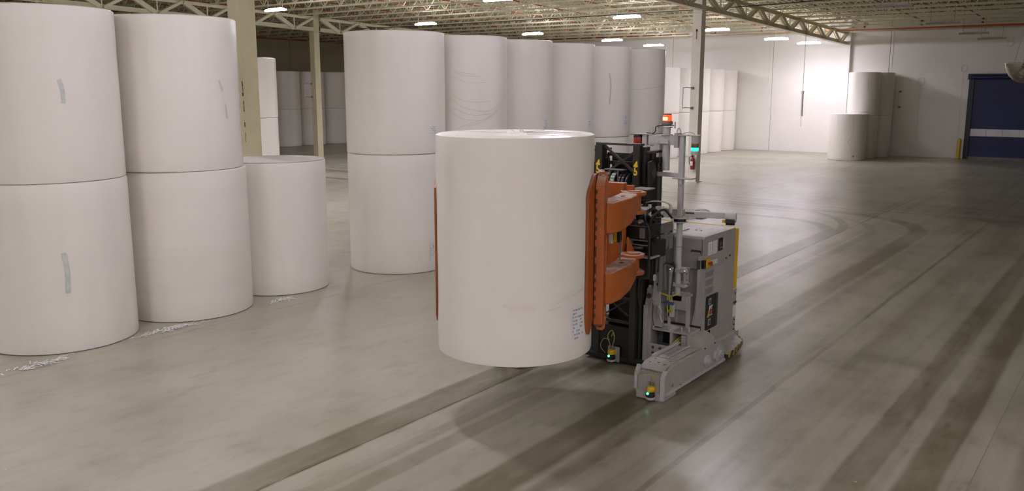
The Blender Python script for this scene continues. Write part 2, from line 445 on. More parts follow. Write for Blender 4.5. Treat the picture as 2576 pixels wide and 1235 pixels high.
# steel columns
m_column_lit = M('lit_column_paint', (0.78, 0.745, 0.64), 0.4, var=0.04, scale=3, world=True)  # paler copy of the column paint, light on the front face put into colour
def column(x, y, label, ztop, mat=None):
    t = thing('steel_column', label, 'column', (x, y, 0), 'square steel columns of the hall')
    MB().bx(-.2, .2, -.2, .2, 0.02, ztop).build('shaft', mat or m_column, t, bevel=.012)
    MB().bx(-.27, .27, -.27, .27, 0, .022).build('base_plate', mat or m_column, t)
    MB().bx(-.26, .26, -.26, .26, zg(y) - .05, zg(y) - .02).build('bearing_plate', m_steel, t)
    return t
c1 = column(-15.72, 11.70, 'cream steel column rising behind the front left roll stacks', zd(11.7) - .1)
c2 = column(-15.78, 34.38, 'cream steel column carrying the red fire extinguisher', zd(34.4) - .1, m_column_lit)
c3 = column(-39.15, 34.00, 'cream steel column between the far left roll stacks, with bright rod on its side', zd(34) - .1)
# scuffs and a red tag
q = MB()
for (xx, z, h_, w_) in ((.175, 4.02, .10, .02), (.185, 3.93, .16, .012), (.18, 3.80, .07, .03), (.185, 3.62, .1, .014), (.19, 3.50, .12, .018), (.19, 3.17, .10, .022), (.193, 2.9, .2, .008)):
    q.bx(xx - w_, min(xx + w_ * .6, .199), -.2015, -.199, z - h_ / 2, z + h_ / 2)
q.build('chipped_paint', m_joint, c1, 'dark chipped paint along the corner')
q = MB().bx(-.02, .02, -.205, -.198, 5.94, 6.34); q.bx(-.045, .045, -.205, -.198, 6.24, 6.34); q.build('red_tag', M('faded_red_tag', (.30, .12, .09), .6), c2, 'small faded red tag high on the shaft')
# extinguisher hung on the column
ex = thing('fire_extinguisher', 'red fire extinguisher hanging on the cream column behind the forklift', 'extinguisher', (-15.70, 34.38 - .2, 0))
MB().lathe([(0.01, .56), (.085, .56), (.095, .60), (.095, .96), (.07, 1.03), (.03, 1.06), (.03, 1.09)], (0, -.13, 0), 20).build('cylinder', m_redpaint, ex)
MB().patch(200, 300, .72, .9, .0965, (0, -.13)).build('paper_label', m_label, ex)
MB().bx(-.02, .02, -.24, -.09, 1.09, 1.12).bx(-.015, .015, -.25, -.10, 1.14, 1.16).cyl((0, -.13, 1.08), (0, -.13, 1.15), .02, 10).build('valve_handle', m_black, ex)
MB().tube([(-.02, -.13, 1.09), (-.12, -.16, 1.08), (-.15, -.15, .95), (-.11, -.15, .75)], .014).build('hose', m_rubber, ex)
MB().bx(-.05, .05, -.04, 0, .62, 1.0).build('wall_hook', m_gray_d, ex)
MB().bx(-.10, .02, -.02, 0, 1.06, 1.2).build('yellow_tag', m_yellow, ex, 'yellow tag above the cylinder')

# rods held off the columns on two arms
def arm_rod(label, loc, z0, z1, dx, dy, mat):
    t = thing('antenna_rod', label, 'antenna', loc)
    MB().cyl((dx, dy, z0), (dx, dy, z1), .016, 10).build('rod', mat, t)
    for z, s in ((z0, 1), (z1, -1)):
        MB().beam((0, 0, z - .12 * s * 0), (dx * .7, dy * .7, z + .02), .035, .03).beam((dx * .7, dy * .7, z + .02), (dx, dy, z), .03, .03).build('arm', m_gray_d, t)
        MB().bx(-.05, .05, -.02, .02, z - .05, z + .05).build('clamp_plate', m_gray_d, t)
    return t
arm_rod('grey rod on two bent arms, left of the column with the extinguisher', (-15.86, 34.15, 0), 3.12, 3.95, -.30, -.28, m_gray_l)
arm_rod('bright white rod on two small arms left of the thin distant column', (-39.3, 33.78, 0), 3.45, 4.2, -.30, -.22, m_white)
arm_rod('pale rod on two arms on the back wall beside the tall right rolls', (-12.42, 55.18, 0), 2.85, 3.75, -.06, -.22, m_white)

# pilaster at the back wall, under the girder
pil = structure(MB().bx(-15.78, -15.36, 54.86, YB - .005, 0, zd(55)).build('trim_1', m_wall, bevel=.01))

# girders (truss) and their members
def girder(x, ya, yb, label):
    t = thing('girder_truss', label, 'truss', (x, ya, 0), 'roof girder trusses')
    L_ = yb - ya
    zt = lambda y: zb(ya + y) + .04
    zl = lambda y: zg(ya + y)
    MB().beam((0, 0, zl(0) + .07), (0, L_, zl(L_) + .07), .30, .03).beam((.0, 0, zl(0) + .17), (0, L_, zl(L_) + .17), .035, .20).build('bottom_chord', m_steel, t)
    MB().beam((0, 0, zt(0)), (0, L_, zt(L_)), .26, .03).beam((0, 0, zt(0) - .07), (0, L_, zt(L_) - .07), .03, .14).build('top_chord', m_steel, t)
    n = max(2, round(L_ / 2.77)); st = L_ / n
    for i in range(n):
        a, m_, b_ = i * st, (i + .5) * st, (i + 1) * st
        for s in (-.05, .05):
            MB().beam((s, a + .05, zt(a) - .05), (s, m_ - .06, zl(m_) + .12), .07, .22, (0, 1, 0)).build('web_diagonal', m_steel, t)
            MB().beam((s * 1.6, m_ + .06, zl(m_) + .12), (s * 1.6, b_ - .05, zt(b_) - .05), .045, .13, (0, 1, 0)).build('web_diagonal', m_steel, t)
        MB().beam((0, m_, zl(m_) + .1), (0, m_, zt(m_) - .05), .05, .06, (0, 1, 0)).build('web_vertical', m_steel, t)
    return t
girder(-15.6, 34.6, 54.9, 'cream roof girder running from the extinguisher column to the back wall')
girder(-15.6, 11.96, 34.15, 'cream roof girder above the long row of rolls')
girder(-38.9, 34.25, 54.9, 'cream roof girder right of the thin distant column')
girder(-38.9, 11.9, 33.75, 'cream roof girder left of the thin distant column, over the front stacks')

# sprinkler pipework
sp = thing('sprinkler_piping', 'red sprinkler pipe along the back wall with drops and branch lines in the roof', 'pipe', (0, 53.0, 0))
def zp(x): return 7.27 - .0065 * (x + 15)
MB().cyl((-38.6, 0, zp(-38.6)), (XR - .1, 0, zp(XR)), .055, 10).build('main_pipe', m_red, sp)
k = 0
x = -38.3
while x < XR:
    MB().cyl((x, 0, zp(x)), (x, 0, zb(53) + .42), .035, 8).cyl((x, 0, zp(x) + .10), (x, 0, zp(x) + .2), .06, 8).build('drop_pipe', m_red, sp)
    x += 3.02
x = -53.5
while x < XR:
    MB().cyl((x, -40, zb(13) + .42), (x, 1.0, zb(54) + .42), .03, 7).build('branch_pipe', m_red, sp)
    x += 3.02
MB().cyl((-38.6, 0, zp(-38.6) - .04), (-38.6, 0, zb(53) + .42), .05, 8).build('riser', m_red, sp)
sp2 = thing('sprinkler_piping', 'dark red pipe along the dim left wall behind the farthest rolls', 'pipe', (-53.2, 0, 0))
MB().cyl((0, 12, 7.55), (0, 54.9, 7.55), .05, 8).build('main_pipe', m_red, sp2)
for y in (20, 26, 32, 38, 44, 50): MB().cyl((0, y, 7.55), (0, y, zb(y) + .3), .035, 8).build('drop_pipe', m_red, sp2)

# cables under the roof
tag(MB().tube([(-39, 37.0, 7.42), (-30, 37.0, 7.36), (-15.5, 37.0, 7.40), (-8, 37.0, 7.6)], .02, 6).build('ceiling_cable', m_rubber), 'thin black cable strung along the joists over the long roll row', 'cable')
pc = thing('pendant_switch', 'grey rod hanging on a long cord before the bright back wall', 'pendant', (-14.98, 45.5, 0))
MB().cyl((0, 0, 3.80), (.0, 0, zb(45.5) + .005), .012, 6).build('cord', m_gray_d, pc)
MB().cyl((0, 0, 2.55), (0, 0, 3.78), .055, 10).cyl((0, 0, 3.74), (0, 0, 3.80), .075, 10).cyl((0, 0, 2.53), (0, 0, 2.58), .07, 10).build('rod', m_white, pc)
MB().cyl((0, 0, 2.0), (0, 0, 2.54), .012, 6).build('tail_cord', m_gray_d, pc)
for i, (x, z1, z0, w_, lab) in enumerate(((-11.35, 4.55, 4.1, .16, 'square loop of cable on the back wall beside the tall right rolls'), (-9.16, 5.26, 4.87, .12, 'long hanging cable loop on the back wall left of the blue door'), (-7.0, 6.66, 6.2, .12, 'small cable loop high on the back wall above the blue door'))):
    t = thing('wall_cable', lab, 'cable', (x, YB - .03, 0))
    MB().tube([(0, 0, z0), (-w_, 0, z0 + .06), (-w_, 0, z1 - .1), (0, 0, z1), (w_, 0, z1 - .1), (w_, 0, z0 + .06), (0, 0, z0)], .009, 6).build('loop', m_steel, t)
    if i < 2: MB().tube([(0, 0, z0), (-.03, 0, z0 - .6), (.0, 0, .9)], .006, 6).build('tail', m_steel, t)
for x, lab in ((-13.02, 'thin vertical conduit on the back wall above the tall right rolls'), (-20.4, 'faint vertical conduit on the bright back wall')):
    tag(MB().cyl((x, YB - .03, 5.2 if x > -15 else 4.2), (x, YB - .03, 7.3), .012, 8).build('wall_conduit', m_wall), lab, 'conduit')

# dome mirror
dm = thing('dome_mirror', 'polished ceiling dome mirror hanging at the right edge of the photo', 'mirror', (-2.16, 20.0, 4.40))
MB().lathe([(.43, 0), (.425, -.05), (.40, -.14), (.35, -.23), (.27, -.31), (.16, -.365), (.02, -.385)], seg=40, close=False).build('dome', m_mirror, dm)
MB().lathe([(.40, .0), (.44, .0), (.445, .012), (.40, .02)], seg=40).build('rim', m_chrome, dm)
for a in (20, 140, 260): MB().cyl((.4 * math.cos(R(a)), .4 * math.sin(R(a)), .01), (0, 0, 1.6), .004, 5).build('suspension_wire', m_gray_d, dm)
MB().cyl((0, 0, 1.6), (0, 0, zb(20) - 4.4), .006, 5).build('suspension_wire', m_gray_d, dm)

# roll-up door with a clear strip
door = bpy.data.objects.new('door_1', None); COL.objects.link(door); structure(door); door.location = (-8.62, YB - .06, 0)
W_ = 4.6
MB().bx(0.02, W_, -.02, .02, 1.68, 4.42).build('upper_curtain', m_blue, door)
MB().bx(0.02, W_, -.02, .02, .12, 1.30).build('lower_curtain', m_blue, door)
x = .06
while x < W_ - .1:
    MB().bx(x, min(x + .80, W_), -.026, .0, 1.29, 1.69).build('clear_pane', m_clear, door); x += .815
MB().bx(-.2, .06, -.09, .05, 0, 4.55).build('side_frame', m_black, door, bevel=.01)
MB().bx(W_ - .06, W_ + .2, -.09, .05, 0, 4.55).build('side_frame', m_black, door, bevel=.01)
MB().cyl((-.1, -.06, 4.55), (W_ + .1, -.06, 4.55), .13, 16).build('roller_drum', m_blue, door)
MB().bx(-.22, W_ + .22, -.14, .05, 4.66, 4.74).bx(-.26, -.1, -.16, .05, 4.42, 4.74).build('drum_bracket', m_black, door)
MB().bx(0, W_, -.05, .04, .0, .14).build('bottom_bar', m_gray_d, door)
for z in (.7, 2.35, 3.05, 3.75): MB().bx(.05, W_, -.03, -.018, z, z + .03).build('stiffener', m_blue, door)
bo = thing('bollard', 'yellow steel bollard guarding the left edge of the blue door', 'bollard', (-8.98, 54.7, 0))
MB().lathe([(.105, 0), (.105, 1.05), (.085, 1.12), (.03, 1.15), (.002, 1.155)], seg=24).build('post', m_yellow, bo)
MB().lathe([(.15, 0), (.15, .012), (.11, .016)], seg=20).build('base_ring', m_gray_d, bo)

# ceiling lights
def light_meshes(on):
    h = MB().bx(-.68, .68, -.035, .035, .02, .075).bx(-.5, .5, -.03, .03, .07, .11)
    # wrap-round diffusers: they also throw some light sideways and up to the deck
    d = [MB().prism([(-.035, .045), (-.08, .03), (-.085, .0), (-.06, -.03), (.06, -.03), (.085, .0), (.08, .03), (.035, .045)], 'x', a, b_) for a, b_ in ((-.665, -.015), (.015, .665))]
    return h.mesh('housing', m_housing), [q.mesh('led_tube' if on else 'tube', m_lamp if on else m_lampoff, smooth=False) for q in d], MB().cyl((0, 0, 0), (0, 0, 1), .008, 5).mesh('hanger', m_gray_d)
LM_on, LM_off = light_meshes(True), light_meshes(False)
def light(x, y, z, label, on=True, group='twin tube lights under the roof', beam=1.0):
    t = thing('ceiling_light', label, 'light', (x, y, z), group)
    h, ds, hg = LM_on if on else LM_off
    link('housing', h, t)
    for d in ds: link('led_tube', d, t)
    if on:
        ld = bpy.data.lights.new('beam', 'AREA')
        ld.shape = 'RECTANGLE'; ld.size = 1.33; ld.size_y = .12; ld.energy = BEAM * beam; ld.spread = R(160); ld.color = LAMP_COL
        lo = link('beam', ld, t, (0, 0, -.04))
    for sx in (-.5, .5):
        o = link('hanger', hg, t, (sx, 0, .1)); o.scale = (1, 1, max(.1, zb(y) - z - .1))
lit = [(-32.34, 25.9, 7.37, 'lit ceiling light right of the big front column, leftmost of the lit ones'),
       (-30.32, 33.64, 7.12, 'lit ceiling light just above the nearest stack of the long roll row'),
       (-21.18, 27.71, 7.31, 'lit ceiling light cut by the top edge of the photo'),
       (-28.54, 40.5, 6.9, 'lit ceiling light at the end of the red pipe, over the third long row stack'),
       (-19.74, 35.36, 7.07, 'large lit ceiling light above the red pipe, left of the extinguisher column'),
       (-26.6, 45.93, 6.73, 'lit ceiling light just under the red pipe over the fifth stack of the long row'),
       (-26.16, 50.36, 6.59, 'small lit ceiling light over the last stack of the long row'),
       (-18.55, 42.52, 6.84, 'lit ceiling light right beside the extinguisher column'),
       (-17.72, 48.82, 6.64, 'lit ceiling light before the back wall, left of the pendant cord'),
       (-16.97, 52.13, 6.53, 'lit ceiling light before the back wall, on the pendant cord')]
for a in lit: light(*a, beam=.75 if a[1] > 52 else 1.0)
for x, y, z, lab in ((-8.72, 36.69, 7.03, 'unlit ceiling light under the joists, nearest of the dark ones'), (-8.34, 43.88, 6.8, 'unlit ceiling light just above the red pipe on the right'),
                  (-7.91, 49.46, 6.62, 'unlit ceiling light just below the red pipe on the right'), (-7.59, 52.9, 6.51, 'unlit ceiling light lowest before the back wall above the blue door')):
    light(x, y, z, lab, on=False)
places = ['first', 'second', 'third', 'fourth', 'fifth']
for i, (x, y) in enumerate(((-21, -2), (-21, 5.5), (-21, 13.0), (-21, 20.5))):
    light(x, y, 7.5, f'added ceiling fill light outside the photo, {places[i]} of the row just behind the front stacks', group='ceiling lights outside the photo')
for i, (x, y) in enumerate(((-33, 3), (-33, 11), (-33, 18.5))):
    light(x, y, 7.5, f'added ceiling fill light outside the photo, {places[i]} of the row deep behind the front stacks', group='ceiling lights outside the photo')
for i, (x, y, b_) in enumerate(((-8.6, -5.5, .26), (-8.6, 1.2, .26), (-8.6, 7.9, .58), (-8.6, 14.4, .32), (-8.6, 21.0, .28))):  # last lamp of this row is added to brighten the far long-row stacks
    light(x, y, 7.9, f'added ceiling fill light outside the photo, {places[i]} of the row over the forklift', group='ceiling lights outside the photo', beam=b_)
for i, (x, y) in enumerate(((3.5, -5.0), (3.5, 1.5), (5.5, 8.0))):  # unseen lamps added as fill for the right sides of roll and truck
    light(x, y, 7.9, f'added ceiling fill light outside the photo, {places[i]} of the row right of the camera', group='ceiling lights outside the photo', beam=(1.1, 1.1, .85)[i])
light(-17.4, 26.4, 7.5, 'added ceiling fill light outside the photo, nearest to the extinguisher column', group='ceiling lights outside the photo')  # unseen lamp added to brighten the front face of the extinguisher column
light(-2.5, -6.0, 7.9, 'added ceiling fill light outside the photo, right behind the camera', group='ceiling lights outside the photo', beam=1.0)  # unseen lamp added as front fill on the lifted roll and truck

# ------------------------------------------------------------------ paper rolls
H = 2.55
ROLL = {}
def roll_mesh(r, mat, h=H):
    key = (r, mat.name, h)
    if key not in ROLL:
        e = .028
        prof = [(.09, .30), (.09, .012), (.11, .0), (r - e * 1.1, 0), (r - e * .45, .012), (r - e * .12, e * .45), (r, e * 1.1)]
        prof += [(r + .002 * math.sin(i * 1.9), h * i / 8) for i in range(1, 8)]
        prof += [(r, h - e * 1.1), (r - e * .12, h - e * .45), (r - e * .45, h - .012), (r - e * 1.1, h), (.11, h - .004), (.09, h - .016), (.09, h - .30)]
        ROLL[key] = MB().lathe(prof, seg=96).mesh('paper_roll', mat, ang=1.2)
    return ROLL[key]
def roll(x, y, z, r, label, group, mat=None, dx=0, dy=0, h=H):
    o = link('paper_roll', roll_mesh(r, mat or m_paper, h), None, (x + dx, y + dy, z))
    return tag(o, label, 'paper roll', group)
def stroke(o, r, pts, width=.055, mat=None, name='marker_stroke', label=None):
    z = o.location.z
    return MB().band([(a, q - z) for a, q in pts], width, r + .005).build(name, mat or m_marker, o, label)
def roll_label(o, r, a0, a1, z0, z1, seed=1, rows=6):
    zz = o.location.z; rnd = random.Random(seed)
    l = MB().patch(a0, a1, z0 - zz, z1 - zz, r + .004).build('paper_label', m_label, o, 'small printed paper label')
    q = MB(); h_ = (z1 - z0) / rows
    for i in range(rows):
        zc = z1 - zz - (i + .5) * h_
        a = a0 + (a1 - a0) * .08
        while a < a1 - (a1 - a0) * .12:
            wd = (a1 - a0) * rnd.uniform(.06, .22)
            if rnd.random() < .55: q.patch(a, min(a + wd, a1 - .2), zc - h_ * rnd.uniform(.12, .34), zc + h_ * .25, r + .0065, n=2)
            a += wd + (a1 - a0) * .05
    q.build('print', m_print, l)
G1, G2, G3, G4, G5 = 'rolls of the front left stacks', 'rolls of the long middle row', 'rolls against the far back wall', 'rolls in the dim far left row', 'rolls of the far right cluster'
a0 = roll(-13.82, 6.56, 0, 1.10, 'lower white paper roll of the nearest stack, on the floor at the left photo edge', G1)
a1 = roll(-13.82, 6.56, H, 1.10, 'white paper roll on top of the nearest stack at the left photo edge', G1, dx=-.02, dy=.0)
b0 = roll(-13.85, 8.86, 0, 1.10, 'finely ribbed white paper roll, lower one of the second stack from the left', G1, m_paper_h)
b1 = roll(-13.85, 8.86, H, 1.10, 'upper white paper roll of the second stack, touching the big cream column in view', G1, dx=-.03, dy=-.03)
c0 = roll(-14.00, 11.0, 0, .99, 'single white paper roll standing alone with its flat grey top showing', G1)
MB().lathe([(.10, H), (.975, H), (.962, H + .003), (.10, H + .003)], seg=96).build('end_face', M('shaded_bare_end', (.56, .535, .475), .7, var=.04), c0, 'bare paper end with shade in its colour')  # bare end coloured darker for the shade on this roll's top
stroke(a1, 1.10, [(-12.8, 4.05), (-11.5, 3.95), (-11.0, 3.86), (-11.1, 3.71)], .06)
stroke(a0, 1.105, [(-21.1, 1.53), (-19.9, 1.36), (-19.5, 1.2), (-20.2, .935)], .06)
stroke(b1, 1.10, [(8.8, 4.06), (12.4, 3.88)], .04); stroke(b1, 1.10, [(14.9, 3.66), (16.5, 3.41)], .035)
mids = [(-13.48, 13.94, 1.08, 'first'), (-13.30, 16.06, 1.02, 'second'), (-13.41, 18.12, 1.03, 'third'), (-13.41, 20.20, 1.03, 'fourth'), (-13.45, 22.28, 1.035, 'fifth'), (-13.39, 24.38, 1.036, 'last')]
extra = {'first': 'nearest and widest', 'second': 'crossed by curved film creases', 'third': 'with a printed label low down', 'fourth': 'label above the lifted roll', 'fifth': 'with a green grey pen streak', 'last': 'with a dark crease around it'}
MID = {}
for x, y, r, nm in mids:
    MID[nm, 0] = roll(x, y, 0, r, f'white paper roll on the floor under the {nm} stack of the long middle row', G2)
    MID[nm, 1] = roll(x, y, H, r, f'upper roll of the {nm} stack in the long row, {extra[nm]}', G2, dx=random.uniform(-.01, .01))
E0 = MID['second', 1]
for pts in ([(-64.8, 3.795), (-55.7, 3.681), (-38.1, 3.619), (-12.7, 3.634)], [(-64.8, 3.681), (-50.8, 3.505), (-30.4, 3.423), (-16.0, 3.42)], [(-65.1, 3.39), (-51.0, 3.239), (-30.5, 3.21)],
            [(-16.0, 3.42), (2.2, 3.568), (19.7, 3.764)], [(-61.2, 3.017), (-40.9, 3.15), (-9.5, 3.32), (12, 3.6)], [(-46.0, 3.079), (-25.0, 3.191), (2.2, 3.496)],
            [(-62.9, 4.294), (-50.4, 4.207), (-30.0, 4.19)], [(-65.4, 4.338), (-55.3, 4.276), (-35.3, 4.234)], [(-64, 4.18), (-45, 4.05), (-20, 4.06)], [(-64, 3.5), (-40, 3.33), (-12, 3.36)]):
    stroke(E0, 1.02, pts, .009, m_crease, 'film_crease')
stroke(MID['last', 1], 1.036, [(-60, 3.90), (-45, 3.90), (-32.8, 3.93), (6.5, 4.0)], .016, m_crease, 'film_crease')
stroke(MID['fifth', 1], 1.039, [(-36.5, 4.34), (-33.5, 4.05), (-35.2, 3.49)], .04, M('green_grey_pen', (.50, .50, .42), .5))
roll_label(MID['first', 1], 1.089, -5, 4.5, 3.0, 3.17, 2, 5)
roll_label(MID['first', 0], 1.089, -8, -1, .37, .62, 3, 6)
roll_label(MID['third', 1], 1.03, -4, 5, 2.90, 3.16, 4)
roll_label(MID['fourth', 1], 1.03, -3, 9, 2.90, 3.16, 5)
roll_label(MID['fifth', 1], 1.039, -5, 5, 2.90, 3.16, 6)
roll_label(MID['last', 1], 1.036, -6, 4, 2.88, 3.10, 7)
ords = ['nearest', 'second', 'third', 'fourth', 'farthest']
for i, y in enumerate((45.6, 47.7, 49.8, 51.88, 53.98)):
    for k in (0, 1):
        roll(-23.1, y, k * H, 1.03, f'{"upper" if k else "lower"} roll of the {ords[i]} stack in the bright row at the back wall', G3, dx=random.uniform(-.02, .02))
for i, (y, nm) in enumerate(((39.45, 'left'), (41.65, 'middle'), (43.86, 'right'), (45.95, 'hidden rightmost'))):
    for k in (0, 1):
        o = roll(-48.7, y, k * H, 1.03, f'{"upper" if k else "lower"} roll of the {nm} stack in the dim row under the dark wall', G4, dx=random.uniform(-.02, .02))
        if i == 1: stroke(o, 1.03, [(-72.5, k * H + 1.75), (-70.5, k * H + 1.1)], .04)
        if i == 2: stroke(o, 1.03, [(-74.5, k * H + 1.75), (-67.5, k * H + 1.4), (-65, k * H + 1.1)], .04)
roll(-29.78, 22.42, 0, 1.02, 'bright lower roll of the slim white stack right of the big cream column', G4, h=2.77)
roll(-29.75, 22.40, 2.77, 1.03, 'bright upper roll of the slim white stack right of the big cream column', G4, h=2.36)
s0 = roll(-14.00, 50.62, 0, 1.0, 'single paper roll with torn wrapping standing before the far right cluster', G5)
stroke(s0, 1.0, [(-62, 2.4), (-59, 1.45)], .03, m_film, 'torn_film'); stroke(s0, 1.0, [(-59, 1.42), (-73, 1.0)], .10, m_film, 'torn_film'); stroke(s0, 1.0, [(-72, .98), (-62, .75)], .06, m_film, 'torn_film'); stroke(s0, 1.0, [(-62, .7), (-57, .1)], .12, m_film, 'torn_film')
stroke(s0, 1.0, [(-56, .28), (-52, .2)], .10, M('torn_hole', (.35, .31, .27), .7), 'torn_hole')
for k in (0, 1):
    o = roll(-13.78, 52.48, k * 2.42, .85, f'{"upper" if k else "lower"} roll of the tall stack right behind the torn single roll', G5, h=2.42)
    if k: stroke(o, .85, [(-63, 4.45), (-61, 4.2), (-60, 3.75)], .035)
    roll(-13.42, 54.18, k * 2.42, .85, f'{"upper" if k else "lower"} roll of the rearmost right stack touching the back wall', G5, h=2.42)

# the lifted roll
HX, HY = -6.01, 8.18
held = roll(HX, HY, .86, .924, 'large white paper roll held up off the floor in the orange clamp', None)
held['label'] = 'large white paper roll held up off the floor in the orange clamp'
roll_label(held, .924, -10, 3.5, 1.10, 1.47, 9, 9)
for pts, w_ in (([(-27.5, 1.548), (-16.9, 1.608), (-4, 1.655), (3.5, 1.69)], .012), ([(-23.7, 1.565), (-9.3, 1.63), (3, 1.66)], .010), ([(-30, 1.50), (-20, 1.53)], .02), ([(-26, 1.58), (-12, 1.66), (2, 1.73)], .008)):
    stroke(held, .924, pts, w_, m_film, 'film_fold')
MB().patch(-58, -40, .645, .715, .9285).patch(-62, -46, .69, .735, .9288).build('stain', m_stain, held, 'faint tan stain low on the side')
# folded film on its top
q = MB(); rnd = random.Random(4)
for i in range(14):
    a = rnd.uniform(0, 6.28); r0 = rnd.uniform(.12, .35); r1 = rnd.uniform(.6, .86); b_ = a + rnd.uniform(-.25, .25)
    q.beam((r0 * math.cos(a), r0 * math.sin(a), H), (r1 * math.cos(b_), r1 * math.sin(b_), H), rnd.uniform(.006, .014), .006)
q.build('gathered_film', m_film, held, 'clear film gathered in folds on the top')

# scraps of film on the floor
def scraps(label, x, y, sx, sy, n, seed):
    rnd = random.Random(seed); q = MB()
    for i in range(n):
        px, py = x + rnd.gauss(0, sx), y + rnd.gauss(0, sy); a = rnd.gauss(1.0, .5); l = rnd.uniform(.04, .18)
        pts = [Vector((px, py, .006))]
        for k in range(3):
            a += rnd.uniform(-.5, .5); pts.append(pts[-1] + Vector((math.cos(a) * l / 3, math.sin(a) * l / 3, 0))); pts[-1].z = rnd.uniform(.006, .03)
        for p0, p1 in zip(pts, pts[1:]): q.beam(p0, p1, rnd.uniform(.006, .02), .003)
    o = q.build('film_scraps', M('shredded_film', (.86, .85, .84), .3), None, smooth=False); o['kind'] = 'stuff'
    tag(o, label, 'scraps')
scraps('shreds of white film on the floor between the two front stacks', -12.80, 7.75, .04, .24, 85, 1)
scraps('shreds of white film on the floor at the left photo edge', -12.62, 5.55, .05, .20, 60, 2)
scraps('shreds of white film on the floor before the single roll', -12.93, 10.15, .04, .12, 34, 3)

# ------------------------------------------------------------------ the driverless clamp truck (x right, y to the rear, z up; the roll's axis is its origin)
V = thing('clamp_forklift', 'grey driverless forklift with orange roll clamp, black mast and the number 45', 'forklift', (HX, HY, 0))
def tubes(name, mat, lists, r, parent, label=None, seg=7):
    q = MB()
    for l in lists: q.tube(l, r, seg)
    return q.build(name, mat, parent, label)
def bolts(name, pts, r, h_, axis, mat, parent):
    q = MB()
    for p in pts:
        d = Vector(axis) * h_
        q.cyl(p, tuple(Vector(p) + d), r, 8)
    return q.build(name, mat, parent)

# --- outrigger legs
def leg(s):
    X = lambda a, b_: (a, b_) if s > 0 else (-b_, -a)
    xi, xo = X(.93, 1.33)
    prof = [(1.37, .10), (3.26, .10), (3.26, .26), (3.10, .37), (2.95, .395), (1.72, .42), (1.60, .415), (1.48, .37), (1.40, .29), (1.37, .24)]
    L0 = MB().prism(prof, 'x', *X(.96, 1.31)).build('outrigger_leg', m_gray, V, bevel=.01)
    # side plates, proud of the core
    for a, b_ in ((1.30, 1.332), (.93, .965)):
        x0, x1 = X(a, b_)
        MB().prism([(1.36, .075), (3.28, .075), (3.28, .27), (3.12, .38), (2.95, .405), (1.74, .43), (1.60, .425), (1.46, .375), (1.385, .29), (1.36, .22)], 'x', x0, x1).build('side_plate', m_gray, L0, bevel=.006)
    MB().beam((s * 1.335, 1.40, .085), (s * 1.335, 3.28, .085), .035, .035).build('rub_rail', m_gray_l, L0, bevel=.006)
    x0, x1 = X(.95, 1.335)
    MB().bx(x0, x1, 1.345, 1.72, .006, .105).build('skid_box', m_gray, L0, bevel=.006)
    x0, x1 = X(.975, 1.30)
    MB().prism([(1.42, .385), (1.50, .43), (1.80, .436), (1.80, .424), (1.5, .415), (1.425, .37)], 'x', x0, x1).build('nose_plate', m_gray, L0, bevel=.003)
    bolts('bolt', [(s * xx, y, .43) for xx in (1.03, 1.24) for y in (1.56, 1.72)] + [(s * 1.135, 1.60, .43)], .017, .008, (0, 0, 1), m_gray_d, L0)
    for a, b_ in ((1.0, 1.12), (1.16, 1.28)):
        x0, x1 = X(a, b_)
        MB().bx(x0, x1, 1.84, 2.42, .42, .432).build('cover_plate', m_gray_d if 0 else m_gray, L0, bevel=.003)
    MB().beam((s * .97, 1.75, .45), (s * .97, 2.5, .45), .03, .05).beam((s * 1.14, 1.83, .438), (s * 1.14, 2.5, .438), .025, .02).build('cable_rail', m_gray_l, L0, bevel=.004)
    # front cover with the scanner
    x0, x1 = X(.97, 1.145)
    MB().bx(x0, x1, 1.352, 1.38, .10, .315).build('front_cover', m_gray, L0, bevel=.004)
    x0, x1 = X(1.29, 1.345)
    MB().prism([(1.335, .03), (1.37, .03), (1.37, .30), (1.44, .40), (1.41, .405), (1.335, .31)], 'x', x0, x1).build('guard_plate', m_gray_l, L0, bevel=.004)
    x0, x1 = X(.925, .965)
    MB().prism([(1.335, .12), (1.37, .12), (1.37, .30), (1.44, .42), (1.40, .43), (1.335, .33)], 'x', x0, x1).build('guard_plate', m_gray_l, L0, bevel=.004)
    # hubs
    for y, z, k in ((2.66, .22, 1.0), (3.06, .23, 1.0)):
        MB().cyl((s * 1.33, y, z), (s * 1.352, y, z), .085, 24).cyl((s * 1.35, y, z), (s * 1.375, y, z), .058, 20).cyl((s * 1.372, y, z), (s * 1.39, y, z), .030, 14).build('hub_cap', m_gray_l, L0)
    MB().cyl((s * 1.33, 2.97, .22), (s * 1.36, 2.97, .22), .075, 24).build('hub_cap', m_gray_l, L0)
    bolts('plug', [(s * 1.333, 1.60, .165), (s * 1.333, 1.84, .10)], .02, s * .012, (1, 0, 0), m_gray_d, L0)
    # wheel under the leg, mostly hidden
    for y in (2.66, 3.06): MB().cyl((s * 1.05, y, .105), (s * 1.22, y, .105), .10, 24).build('wheel', m_rubber, L0)
    # rounded cover over the drive wheel
    arc = [(1.335 - .22 + .22 * math.cos(R(a)), .40 + .165 * math.sin(R(a))) for a in range(0, 91, 9)] + [(1.0, .56), (1.0, .40)]
    cov = MB().prism([(s * a, b_) for a, b_ in arc], 'y', 2.53, 2.95).build('wheel_cover', m_gray, V, bevel=.004)
    bolts('bolt', [(s * 1.336, 2.58, .415), (s * 1.336, 2.90, .42)], .012, s * .01, (1, 0, 0), m_joint, cov)
    return L0
legR, legL = leg(1), leg(-1)
